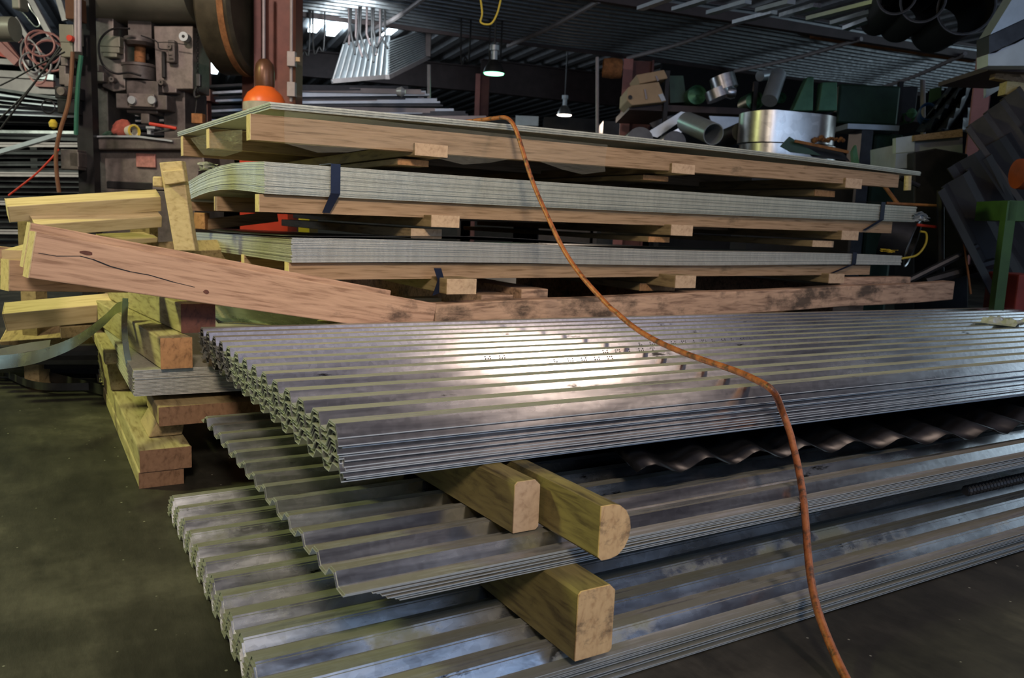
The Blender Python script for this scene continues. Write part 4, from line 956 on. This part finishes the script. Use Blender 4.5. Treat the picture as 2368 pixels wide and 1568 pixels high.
for k in range(40): t.lathe(c + Vector((-.15 + .016 * k, 0, 0)), [(.010, -.004), (.015, 0), (.010, .004)], 10, Vector((1, .1, 0)))
t.build('thread', DKMET, th_)
# runners (along the bundle) and cross blocks
def runner(xl, xr, y, w, zt, zb, label, group=None, mat=WOOD_RUN):
    t = thing('timber_runner', ((xl + xr) / 2, y, zb), label, 'timber', group)
    m = MB(); K = 8; vs = []
    for s in range(K + 1):
        x = xl + (xr - xl) * s / K; tt = s / K
        for yy, zz in ((y, 0), (y + w, 0), (y + w, 1), (y, 1)): vs.append((x, yy, (zb[0] + (zb[1] - zb[0]) * tt) if zz == 0 else (zt[0] + (zt[1] - zt[0]) * tt)))
    if True:
        m.add(vs, [(s * 4 + i, s * 4 + (i + 1) % 4, (s + 1) * 4 + (i + 1) % 4, (s + 1) * 4 + i) for s in range(K) for i in range(4)] + [(0, 1, 2, 3), (K * 4 + 3, K * 4 + 2, K * 4 + 1, K * 4)])
        m.build('beam_body', mat, t)
        m = MB(); m.box(xl - .002, xl, y, y + w, zb[0], zt[0]); m.build('sawn_end', WOOD_YEL, t, label='pale yellowish sawn end')
    return t
def thing_fix(): pass
_thing = thing
def thing(name, loc, label, cat, group=None):
    loc = [l[0] if isinstance(l, tuple) else l for l in loc]; return _thing(name, loc, label, cat, group)
runner(.60, 3.80, 2.615, .05, (1.044, 1.070), (.966, 1.004), 'front long runner directly under the thin top bundle')
y2 = ox(482, 320, .66).y; y3 = ox(424, 330, .66).y
runner(.66, 3.7, min(y2, 3.6), .06, (1.078, 1.08), (1.0, 1.0), 'second long runner under the top bundle, its yellow end left of the front one')
runner(.66, 3.7, min(y3, 4.3), .06, (1.092, 1.09), (1.0, 1.0), 'rearmost long runner under the top bundle at the far left corner')
runner(.628, 3.80, 2.625, .05, (.803, .832), (.748, .774), 'front long runner directly under the thick middle bundle', mat=WOOD_RUN)
runner(.64, 3.7, ox(502, 470, .64).y, .05, (.80, .81), (.745, .755), 'second long runner under the middle bundle, end framed by dark gaps')
runner(.64, 3.7, ox(443, 470, .64).y, .05, (.78, .80), (.74, .75), 'rearmost long runner under the middle bundle at the left corner')
runner(.722, 3.66, 2.625, .05, (.590, .608), (.534, .562), 'front long runner directly under the lowest flat bundle', mat=WOOD_RUN)
runner(.72, 3.6, 3.25, .05, (.58, .59), (.53, .53), 'second long runner under the lowest flat bundle, curved yellow end')
runner(.72, 3.6, 4.0, .05, (.555, .57), (.51, .51), 'rearmost long runner under the lowest flat bundle')
def cross(px0, py0, px1, py1, y, ztop, label, mat=WOOD_BLK, length=1.7, body=WOOD_PAL):
    a = oy(px0, py0, y); b = oy(px1, py1, y); zt = ztop if ztop else a.z
    t = _thing('cross_block', ((a.x + b.x) / 2, y, b.z), label, 'timber block')
    MB().box(a.x, b.x, y + .003, y + length, b.z, zt).build('beam_body', body, t, bevel=.003)
    MB().box(a.x, b.x, y, y + .003, b.z, zt).build('sawn_end', WOOD_END if mat is None else mat, t)
    return t
cross(960, 330, 1035, 365, 2.60, None, 'upper cross block under the top bundle, leftmost pale end')
cross(920, 366, 991, 386, 2.68, None, 'lower cross block under the leftmost upper one, resting on the middle bundle', mat=WOOD_ORG)
cross(1555, 377, 1606, 404, 2.60, None, 'upper cross block under the top bundle, middle pale end with a crack')
cross(1488, 404, 1545, 420, 2.7, None, 'reddish lower cross block under the middle upper one above the middle bundle', mat=WOOD_ORG)
cross(1957, 411, 1992, 437, 2.60, None, 'upper cross block under the top bundle, rightmost whitish end')
cross(1885, 438, 1930, 456, 2.7, None, 'lower cross block right end between top and middle bundles', mat=WOOD_ORG)
cross(998, 497, 1062, 527, 2.56, None, 'splintered upper cross block beneath the middle bundle, leftmost')
cross(951, 528, 1021, 553, 2.64, None, 'lower cross block under the splintered one, on the lowest flat bundle')
cross(1553, 519, 1601, 546, 2.58, None, 'upper cross block beneath the middle bundle, middle pale end')
cross(1500, 547, 1548, 561, 2.66, None, 'reddish lower cross block beneath the middle bundle, middle', mat=WOOD_ORG)
cross(1948, 533, 1984, 556, 2.60, None, 'upper cross block beneath the middle bundle, rightmost pale end')
cross(1880, 556, 1927, 572, 2.66, None, 'lower cross block beneath the middle bundle, rightmost')
cross(1034, 645, 1101, 680, 2.50, None, 'pale cross block end under the lowest flat bundle, leftmost')
cross(1563, 637, 1608, 666, 2.52, None, 'pale cross block end under the lowest flat bundle, middle')
cross(1918, 633, 1951, 655, 2.58, None, 'grey cross block end under the lowest flat bundle, rightmost')
cross(1480, 655, 1560, 672, 2.7, None, 'dark lower block under the lowest flat bundle, right of middle', mat=WOOD_ORG)
# plastic wrap film hanging under top and middle bundle
m = MB(); vs = []; K = 12
for s in range(K + 1):
    for k in range(5):
        x = .70 + 1.25 * s / K; z = 1.062 - (.10 + .02 * math.sin(s * 1.3)) * k / 4; y = 2.603 + .006 * math.sin(s * 2 + k) + .004 * R_()
        vs.append((x, y, z))
m.add(vs, [(s * 5 + k, s * 5 + k + 1, (s + 1) * 5 + k + 1, (s + 1) * 5 + k) for s in range(K) for k in range(4)])
m.build('wrap_film', FILM, smooth=True, label='torn clear plastic film hanging below the top bundle over its runner', cat='film')
m = MB(); q = [ox(x, y, .66) for x, y in ((440, 320), (470, 358), (520, 362), (560, 350), (560, 300), (500, 305))]
m.add(q, [tuple(range(6))]); m.build('wrap_film', FILM, smooth=True, solid=.001, label='clear plastic film flap hanging at the left end of the top bundle', cat='film')
# long timber along the foot of the rear stack
t = _thing('long_timber', (2.6, 2.52, .39), 'long dirty timber lying along the foot of the rear stack behind the corrugated pile', 'timber')
m = MB(); a = (1.20, 2.51); vs = []; K = 10
for s in range(K + 1):
    x = 1.20 + 3.05 * s / K; zt = .458 + .075 * s / K; zb = .36 + .075 * s / K
    for yy, zz in ((2.53, zb), (2.60, zb), (2.60, zt), (2.53, zt)): vs.append((x, yy, zz + .003 * math.sin(s * 2.0)))
m.add(vs, [(s * 4 + i, s * 4 + (i + 1) % 4, (s + 1) * 4 + (i + 1) % 4, (s + 1) * 4 + i) for s in range(K) for i in range(4)] + [(0, 1, 2, 3), (K * 4 + 3, K * 4 + 2, K * 4 + 1, K * 4)])
m.build('beam_body', WOOD_DARK, t, bevel=.004)
MB().bar(oy(1930, 650, 2.64), oy(2092, 648, 2.64), .07, .04).build('short_board', WOOD_DARK, bevel=.003, label='short grey board on the right end of the long dirty timber', cat='timber')
# support legs of the long timber / rear stack
for x, y, lab in ((1.6, 2.62, 'rough support post under the rear stack at its front left'), (3.4, 2.62, 'rough support post under the rear stack at its front right'), (1.0, 4.1, 'rough support post under the rear stack at its back left')):
    MB().box(x, x + .12, y, y + 1.2 if y < 3 else y + .2, 0, .50).build('support_post', WOOD_DARK, bevel=.004, label=lab, cat='timber')

for x, lab in ((1.45, 'dark sleeper under the rear stack, left'), (2.55, 'dark sleeper under the rear stack, middle'), (3.55, 'dark sleeper under the rear stack, right')):
    MB().box(x, x + .14, 2.66, 4.25, 0, .475).build('timber_sleeper', WOOD_DARK, bevel=.004, label=lab, cat='timber')

# ------------------------------------------------------------------ left timbers
def timber(p0, p1, h, w, label, mat=WOOD_PINK, endmat=WOOD_YEL, name='timber_beam', roll=0.0, cat='timber'):
    # p0, p1: centre of the visible side's top edge; board hangs h below and w behind it
    p0 = Vector(p0); p1 = Vector(p1); d = (p1 - p0).normalized(); side = Vector((-d.y, d.x, 0)).normalized()
    if side.dot(FH) < 0: side = -side
    up = side.cross(d).normalized(); up = up if up.z > 0 else -up
    t = _thing(name, p0.lerp(p1, .5) - up * h, label, cat)
    cr, sr = math.cos(roll), math.sin(roll); sv = side * cr + up * sr; uv = up * cr - side * sr
    def ring(p): return [p - uv * h, p - uv * h + sv * w, p + sv * w, p]
    a = ring(p0); b = ring(p1); m = MB(); m.add(a + b, [(i, (i + 1) % 4, (i + 1) % 4 + 4, i + 4) for i in range(4)] + [(7, 6, 5, 4), (0, 1, 2, 3)])
    orient(m.build('beam_body', mat, t, bevel=.003), d)
    e = ring(p0 - d * .002) + ring(p0 + d * .0005); m = MB(); m.add(e, [(3, 2, 1, 0)] + [(i, i + 4, (i + 1) % 4 + 4, (i + 1) % 4) for i in range(4)]); m.build('sawn_end', endmat, t, label='yellowish sawn end')
    return t
def orient(o, d):
    R = Vector(d).to_track_quat('X', 'Z').to_matrix().to_4x4(); o.data.transform(R.inverted()); o.rotation_euler = R.to_euler()
def cam_d(px, py, D): return vp(px, py, D)
BEAM0 = timber(cam_d(84, 536, 1.95), oy(1010, 702, 2.51), .112, .055, 'big pinkish beam slanting down from the left, foremost of the two')
_p0 = cam_d(84, 536, 1.95); _p1 = oy(1010, 702, 2.51); _n = (_p1 - _p0).cross(Vector((0, 0, 1))).normalized()
if _n.dot(CAM - _p0) < 0: _n = -_n
def on_beam(px, py):
    d = ray(px, py); return CAM + d * ((_p0 - CAM).dot(_n) / d.dot(_n)) + _n * .0012
m = MB(); cr = [(88, 585), (130, 592), (185, 592), (215, 600), (255, 616), (300, 628), (345, 636), (400, 652), (450, 664)]
for (x0, y0), (x1, y1), w in zip(cr, cr[1:], (1, 1, 1.6, 2.4, 2, 1.4, 1.6, 1)): m.add([on_beam(x0, y0 - w * .6), on_beam(x0, y0 + w * .6), on_beam(x1, y1 + w * .6), on_beam(x1, y1 - w * .6)], [(0, 1, 2, 3)])
m.build('crack', BLACK, BEAM0, label='dark drying crack along the beam')
for x, y, a, b_ in ((200, 585, 15, 5), (477, 675, 7, 5)):
    m = MB(); q = [on_beam(x + a * math.cos(k * .52) * U(.8, 1.15), y + a * .15 * math.cos(k * .52) + b_ * math.sin(k * .52)) for k in range(12)]; m.add(q, [tuple(range(12))]); m.build('knot', WOOD_RED, BEAM0, label='dark knot in the wood')
timber(cam_d(72, 515, 2.12), oy(905, 672, 2.62), .118, .05, 'pinkish beam just behind the big foremost one, slightly higher at left')
timber(cam_d(22, 601, 2.2), cam_d(300, 612, 2.45), .085, .06, 'short weathered board beneath the left end of the pinkish beams', mat=WOOD_DARK)
timber(cam_d(-60, 566, 2.5), cam_d(58, 575, 2.6), .09, .05, 'old grey board entering from the left edge below the beams', mat=WOOD_DARK)
timber(cam_d(4, 578, 2.3), cam_d(62, 562, 2.6), .03, .05, 'small pale offcut beside the left end of the pinkish beams', mat=WOOD_YEL)
# yellowish boards: front top edge endpoints
def yboard(x0, y0, x1, y1, D0, D1, h, w, label, mat=WOOD_YEL):
    return timber(cam_d(x0, y0, D0), cam_d(x1, y1, D1), h, w, label, mat=mat, endmat=WOOD_YEL, roll=math.radians(24))
yboard(18, 478, 372, 455, 3.0, 3.3, .064, .075, 'uppermost pale yellow beam at left, pointing to the upright plank')
yboard(84, 520, 375, 500, 3.0, 3.3, .05, .08, 'second pale yellow beam at left, below the uppermost one')
yboard(243, 556, 366, 550, 3.2, 3.4, .022, .06, 'short bright yellow lath end left of the upright plank')
yboard(250, 590, 560, 575, 3.3, 3.6, .06, .1, 'yellow board lying behind the slanting pinkish beams', mat=WOOD_PAL)
yboard(6, 726, 283, 700, 2.9, 3.05, .075, .085, 'pale yellow beam at left below the slanting pinkish beams')
yboard(140, 757, 275, 748, 3.0, 3.1, .05, .05, 'thin yellow board under the low yellow beam at left', mat=WOOD_PAL)
yboard(0, 790, 275, 770, 3.2, 3.3, .05, .2, 'dark shadowed board low behind the green strip', mat=WOOD_PAL)
up_ = _thing('upright_plank', cam_d(420, 580, 3.1), 'yellow plank standing upright beside the flat bundles at left', 'timber')
m = MB(); q = [cam_d(x, y, 3.15) for x, y in ((368, 376), (420, 372), (445, 545), (452, 580), (403, 580))]; 
m.add(q + [p + FH * .04 for p in q], [(0, 1, 2, 3, 4), (9, 8, 7, 6, 5)] + [(i, i + 5, (i + 1) % 5 + 5, (i + 1) % 5) for i in range(5)]); m.build('plank_body', WOOD_YEL, up_, bevel=.003)
m = MB(); q = [cam_d(x, y, 3.12) for x, y in ((374, 396), (424, 392), (428, 420), (380, 428))]
m.add(q + [p + FH * .03 for p in q], [(0, 1, 2, 3), (7, 6, 5, 4)] + [(i, i + 4, (i + 1) % 4 + 4, (i + 1) % 4) for i in range(4)]); m.build('nailed_block', WOOD_YEL, up_, bevel=.003)
pbox(MB(), 352, 408, 374, 432, 3.2, .08).build('wood_stub', WOOD_YEL, bevel=.006, label='small wooden stub left of the upright plank top', cat='timber')
pbox(MB(), 448, 492, 474, 530, 3.7, .06).build('wood_stub', WOOD_ORG, bevel=.003, label='reddish wooden stub between middle and lowest bundles at left', cat='timber')
MB().bar(cam_d(470, 520, 3.75), cam_d(640, 500, 3.9), .05, .05).build('inner_board', WOOD_RUN, bevel=.003, label='brown board seen in the gap between middle and lowest bundles', cat='timber')
t = pbox(MB(), 555, 352, 665, floor_py(600, 4.7), 4.7, .2); t.build('red_container', RED, label='red container glimpsed below the top bundle through plastic film', cat='container')
t = pbox(MB(), 690, 356, 715, floor_py(700, 4.7), 4.7, .2); t.build('yellow_container', YEL, label='yellow container glimpsed right of the red one', cat='container')
# greenish sheets between
m = MB(); m.add([oz(380, 575, .5), oz(470, 566, .5), oz(520, 580, .5), oz(480, 600, .5)], [(0, 1, 2, 3)]); m.build('grey_offcut', PALEST, solid=.002, label='grey plastic-like offcut below the lowest flat bundle at left', cat='offcut')

# stack of blocks, sheets and pallet at the front left
def alongY(x0, x1, y0, y1, z0_, z1_, name, label, body, end, dx=0.0):
    t = _thing(name, ((x0 + x1) / 2, y0, z0_), label, 'timber')
    m = MB(); v = [(x0, y0, z0_), (x1, y0, z0_), (x1 + dx, y1, z0_), (x0 + dx, y1, z0_), (x0, y0, z1_), (x1, y0, z1_), (x1 + dx, y1, z1_), (x0 + dx, y1, z1_)]
    m.hexa([Vector(p) for p in v]); m.build('beam_body', body, t, bevel=.004)
    m = MB(); m.box(x0, x1, y0 - .003, y0 - .0005, z0_, z1_); m.build('sawn_end', end, t); return t
WOOD_BRN = wood('brown_end', (.24, .135, .08), (.13, .07, .04), (14, 2, 9))
PAL2 = wood('mossy_pallet_wood', (.38, .32, .18), (.20, .155, .075), (14, 1.8, 14), stain=(.06, .06, .025), sthr=.60)
# dark red-ended block, orange-ended block
a = oy(418, 703, 2.47); b = oy(498, 768, 2.47)
alongY(a.x, b.x, 2.47, 3.5, b.z, a.z, 'timber_block', 'square timber with dark red end on top of the front left block pile', PAL2, WOOD_RED, dx=-.12)
zr = b.z
a = oy(370, 768, 2.40); b = oy(445, 850, 2.40)
alongY(a.x, b.x, 2.40, 3.5, b.z, min(a.z, zr - .002), 'timber_block', 'square timber with orange sawn end beneath the red-ended one', PAL2, WOOD_ORG, dx=-.10)
zo = b.z
# more block: left of red one
a = oy(300, 672, 2.75); b = oy(345, 730, 2.75)
# flat sheet pile beneath
c0 = oy(308, 860, 2.42); zt2 = zo - .002; zb2 = zt2 - .075
def f4(s, k, i): return -.012 * s + .0 * k
NP = 20
for i in range(NP):
    pit = (zt2 - zb2) / NP; z = zb2 + i * pit; jx = U(-.003, .003); jy = U(-.003, .003)
    m = MB(); vs = []
    for s in range(7):
        x = c0.x + 1.3 * s / 6; dz = -.02 * (s / 6) * (1 - i / NP)
        vs += [(x + jx, 2.42 + jy, z + dz), (x + jx, 3.6 + jy, z + dz), (x + jx, 3.6 + jy, z + dz + pit * .75), (x + jx, 2.42 + jy, z + dz + pit * .75)]
    m.add(vs, [(s * 4 + q, s * 4 + (q + 1) % 4, (s + 1) * 4 + (q + 1) % 4, (s + 1) * 4 + q) for s in range(6) for q in range(4)] + [(0, 1, 2, 3), (27, 26, 25, 24)])
    m.build('flat_sheet', SHEET_LOW, label='topmost sheet of the small low pile under the orange-ended block' if i == NP - 1 else 'flat sheet inside the small low pile under the orange-ended block', cat='metal sheet', group=None if i == NP - 1 else 'flat sheets of the small low pile')
# boards beneath: front board with brown end, mossy
def pal(x0, x1, y0, y1, z0_, z1_, label, body=PAL2, end=WOOD_RUN, dx=0): return alongY(x0, x1, y0, y1, z0_, z1_, 'pallet_board', label, body, end, dx)
e0 = oy(385, 962, 2.36); e1 = oy(480, 998, 2.36)
pal(e0.x - .02, .72, 2.36, 2.62, zb2 - .075, zb2 - .022, 'mossy board with brown front under the small low sheet pile', body=WOOD_PAL, end=WOOD_BRN)
ZB = zb2 - .077
a = oz(322, 1135, 0); 
alongY(.235, .365, 2.30, 4.3, .045, .105, 'pallet_beam', 'upper of two long flat pallet timbers running back along the floor at left', PAL2, WOOD_BRN)
alongY(.232, .345, 2.305, 4.3, .0, .044, 'pallet_beam', 'lower of two long flat pallet timbers lying on the floor at left', PAL2, WOOD_BRN)
MB().hexa([Vector(p) for p in ((.27, 2.42, .107), (.36, 2.42, .107), (.36, 2.62, .107), (.27, 2.62, .107), (.295, 2.42, ZB), (.37, 2.42, ZB), (.37, 2.62, ZB), (.295, 2.62, ZB))]).build('spacer_block', WOOD_PAL, bevel=.004, label='tilted olive spacer block standing on the pallet timbers', cat='timber')
MB().box(.52, .66, 2.45, 2.9, 0, .10).build('inner_block', WOOD_ORG, bevel=.004, label='brown block in the dark gap right of the pallet timbers', cat='timber')
MB().box(.75, 1.2, 2.6, 4.2, 0, ZB - .002).build('inner_block', WOOD_DARK, bevel=.004, label='dark block deep under the rear stack behind corrugated piles', cat='timber')
MB().hexa([Vector(p) for p in ((.23, 3.1, .107), (.29, 3.1, .107), (.29, 4.0, .107), (.23, 4.0, .107), (.215, 3.1, .235), (.28, 3.1, .235), (.28, 4.0, .235), (.215, 4.0, .235))]).build('spacer_block', PAL2, bevel=.004, label='upright olive board standing farther back on the pallet timbers', cat='timber')
MB().hexa([Vector(p) for p in ((.20, 2.9, .236), (.30, 2.9, .236), (.30, 3.9, .236), (.20, 3.9, .236), (.20, 2.9, .275), (.30, 2.9, .275), (.30, 3.9, .275), (.20, 3.9, .275))]).build('flat_board', PAL2, bevel=.004, label='mossy flat board on the upright olive board at far left of pallet', cat='timber')
# timbers behind and beneath the slanting beams
MB().box(.62, 1.5, 3.0, 3.08, .36, .43).build('short_board', WOOD_YEL, bevel=.003, label='pale yellow-green board lying behind the slanting beam and corrugated pile', cat='timber')
MB().box(.70, 1.6, 2.8, 2.88, .30, .375).build('short_board', PAL2, bevel=.003, label='mossy board lying just behind the corrugated pile back edge', cat='timber')
m = MB(); vs = []
for s in range(9):
    for k in range(5):
        x = .50 + .5 * s / 8; y = 2.62 + .25 * k / 4; vs.append((x, y, .40 - .09 * (s / 8) ** 1.6 + .01 * k))
m.add(vs, [(s * 5 + k, s * 5 + k + 1, (s + 1) * 5 + k + 1, (s + 1) * 5 + k) for s in range(8) for k in range(4)])
m.build('curled_offcut', STRIPG, smooth=True, solid=.002, label='curled greenish steel offcut between red-ended block and slanting beam', cat='offcut')
# support so the yellow beams rest on something
for x0, x1, y0, y1, D_, lab in ((40, 75, 500, 560, 3.25, 'support stud under the left ends of the yellow beams'), (300, 345, 500, 560, 3.4, 'support stud under the right ends of the yellow beams')):
    m = MB(); u0_ = uz(x0, y0, D_)[0]; u1_ = uz(x1, y0, D_)[0]; m.box(u0_, u1_, D_, D_ + .08, 0, uz(x0, y0, D_)[1] - .02, VIEW); m.build('support_stud', WOOD_PAL, label=lab, cat='timber')

# ------------------------------------------------------------------ green strip curling to the left, strips on the floor
def ribbon(pts, w, mat, label, wdir=Vector((0, 0, 1)), name='steel_strip', th=.0012):
    c = curve(pts, 14); vs = []
    for p in c: vs += [p - wdir * w / 2, p + wdir * w / 2]
    m = MB(); m.add(vs, [(2 * i, 2 * i + 1, 2 * i + 3, 2 * i + 2) for i in range(len(c) - 1)])
    return m.build(name, mat, solid=th, label=label, cat='strip')
wd = (Vector((0, 0, 1)) * .9 + FH * .35).normalized()
ribbon([cam_d(296, 712, 2.55), cam_d(272, 712, 2.50), cam_d(240, 742, 2.42), cam_d(180, 787, 2.28), (cam_d(110, 817, 2.15)), cam_d(50, 832, 2.05), cam_d(-40, 842, 1.95)], .036, STRIPG, 'green-tinted steel strip curving out to the left edge', wd)
ribbon([cam_d(115, 796, 2.7), cam_d(60, 804, 2.6), cam_d(-40, 826, 2.4)], .03, PALEST, 'pale bluish steel strip above the green-tinted one at left edge', wd)
ribbon([cam_d(290, 690, 2.5), cam_d(288, 760, 2.38), cam_d(296, 830, 2.34), cam_d(316, 905, 2.33)], .018, STRIPG, 'narrow green steel strip hanging down the front left pallet corner', RH)
for i, (pts, w, lab) in enumerate([([(250, 905), (150, 880), (60, 860), (-40, 850)], .04, 'dark steel strip on the floor left of the pallet, nearest'), ([(255, 870), (170, 835), (110, 828)], .04, 'dark steel strip crossing on the floor by the pallet'), ([(60, 850), (110, 862), (180, 850), (250, 855)], .03, 'wrinkled dark strip end left of the pallet'), ([(0, 858), (90, 892), (250, 893)], .03, 'thin strip lying farthest forward on the floor at left')]):
    ribbon([oz(x, y, .03) for x, y in pts], w, DKMET, lab, Vector((0, 0, 1)), name='floor_strip')
for i in range(7):
    a = oz(-60, 862 - i * 9, .02 + .03 * i); b = oz(270, 868 - i * 11, .02 + .03 * i)
    MB().bar(a, b, .05, .02).build('floor_channel', DKMET if i % 2 else BLACK, label='dark steel channel heaped on the floor behind the strips at left', cat='channel', group='channels heaped on the floor at left')

# ------------------------------------------------------------------ orange cable
pts3 = [oz(1105, 262, 1.19) + Vector((.0, .35, -.03)), ox(1150, 273, 1.48), ox(1168, 271, 1.48), ox(1188, 285, 1.48), ox(1205, 335, 1.48), ox(1230, 420, 1.48), ox(1262, 490, 1.48), ox(1300, 575, 1.48), ox(1345, 640, 1.48), ox(1400, 700, 1.48), ox(1450, 750, 1.475), ox(1520, 795, 1.455), oz(1620, 835, .432), oz(1700, 860, .429), oz(1758, 888, .427), oz(1785, 908, .419) - Vector((0, .008, 0)), oy(1806, 950, 1.20), oy(1822, 990, 1.17), ox(1845, 1070, 1.39), ox(1862, 1180, 1.34), ox(1868, 1290, 1.285), ox(1885, 1400, 1.23), ox(1920, 1490, 1.19), ox(1955, 1568, 1.15), ox(2010, 1660, 1.12)]
pts3[0] = Vector((1.44, 2.85, 1.118)); pts3[1] = Vector((pts3[1].x, pts3[1].y, max(pts3[1].z, 1.105)))
cc = curve(pts3, 6)
for _ in range(14): cc = [cc[0]] + [(cc[i - 1] + cc[i] * 2 + cc[i + 1]) / 4 for i in range(1, len(cc) - 1)] + [cc[-1]]
cc = [Vector((p.x, p.y, p.z + (.004 if 1.15 < p.y < 1.9 else 0))) for p in cc]
MB().tube(cc, .0076, 12).build('extension_cable', CABLE, smooth=True, label='twisted orange cable draped from the top bundle over the corrugated piles to the floor', cat='cable')

# ------------------------------------------------------------------ lights
def area(name, loc, target, size, energy, col, size_y=None, shape='DISK', spread=None):
    l = bpy.data.lights.new(name, 'AREA'); l.energy = energy; l.color = col; l.size = size
    l.shape = 'RECTANGLE' if size_y else shape
    if spread: l.spread = math.radians(spread)
    if size_y: l.size_y = size_y
    o = bpy.data.objects.new(name, l); COL.objects.link(o); o.location = loc
    o.rotation_euler = (Vector(target) - Vector(loc)).to_track_quat('-Z', 'Y').to_euler(); return o
area('overhead_work_lamp', (2.75, .45, 2.6), (1.4, 2.1, .5), .30, 22, (1.0, .76, .60))
area('doorway_daylight', (1.9, -4.6, 2.1), (1.7, 3, 1.2), 5.0, 130, (.46, .66, 1.0), 3.6)
area('overhead_fill_panel', (3.4, .55, 4.9), (3.4, .55, 0), 8.0, 27, (.90, .84, 1.0), 2.5)  # added unseen panel, stands in for the pale ceiling mirrored in the slopes
area('front_left_fill', (-.6, -1.6, 2.7), (.9, 2.6, .8), .7, 23, (1.0, .84, .66), spread=62)  # added warm fill for the left bundle fronts and beams
area('yellow_mercury_left', (-3.2, 4.4, 3.7), (.5, 2.8, .2), .6, 62, (.92, 1.0, .38), spread=85)
area('press_fill', (-1.6, 2.6, 3.9), (.9, 5.8, 1.4), .4, 30, (1.0, .80, .70), spread=80)  # added warm light that brightens the press front
area('green_bay_lamp', cg - Vector((0, 0, .1)), cg - Vector((0, 0, 3)), .35, 8, (.45, 1.0, .65))
area('warm_bay_lamp', cw - Vector((0, 0, .1)), cw - Vector((0, 0, 3)), .35, 100, (1.0, .8, .65))
area('far_window_daylight', (-6, 18, 1.8), (6, 10, 4.5), 5.0, 160, (.72, .86, 1.0), 2.6, spread=120)
area('right_side_fill', (14, .2, 2.8), (4, 2.5, 1.2), 7.0, 170, (.66, .86, 1.0), 4.4)  # added side light, rakes the deck underside and right-hand sheet slopes
area('glare_under_skylight', vp(835, 40, 8.9), vp(850, 130, 9.9), .5, 13, (.85, .95, 1.0), spread=110)
area('rack_fill', (-3.4, 6.4, 3.4), (-.5, 7.8, 1.3), 1.6, 40, (.9, 1.0, .8), .3, spread=70)  # added unseen light that brightens the racked trims
w = bpy.data.worlds.new('world'); SC.world = w; w.use_nodes = True
w.node_tree.nodes['Background'].inputs[0].default_value = (.74, .68, .84, 1); w.node_tree.nodes['Background'].inputs[1].default_value = .05
SC.view_settings.view_transform = 'Standard'; SC.view_settings.look = 'None'; SC.view_settings.gamma = 1.0
SC.view_settings.use_curve_mapping = False; SC.view_settings.exposure = -0.18
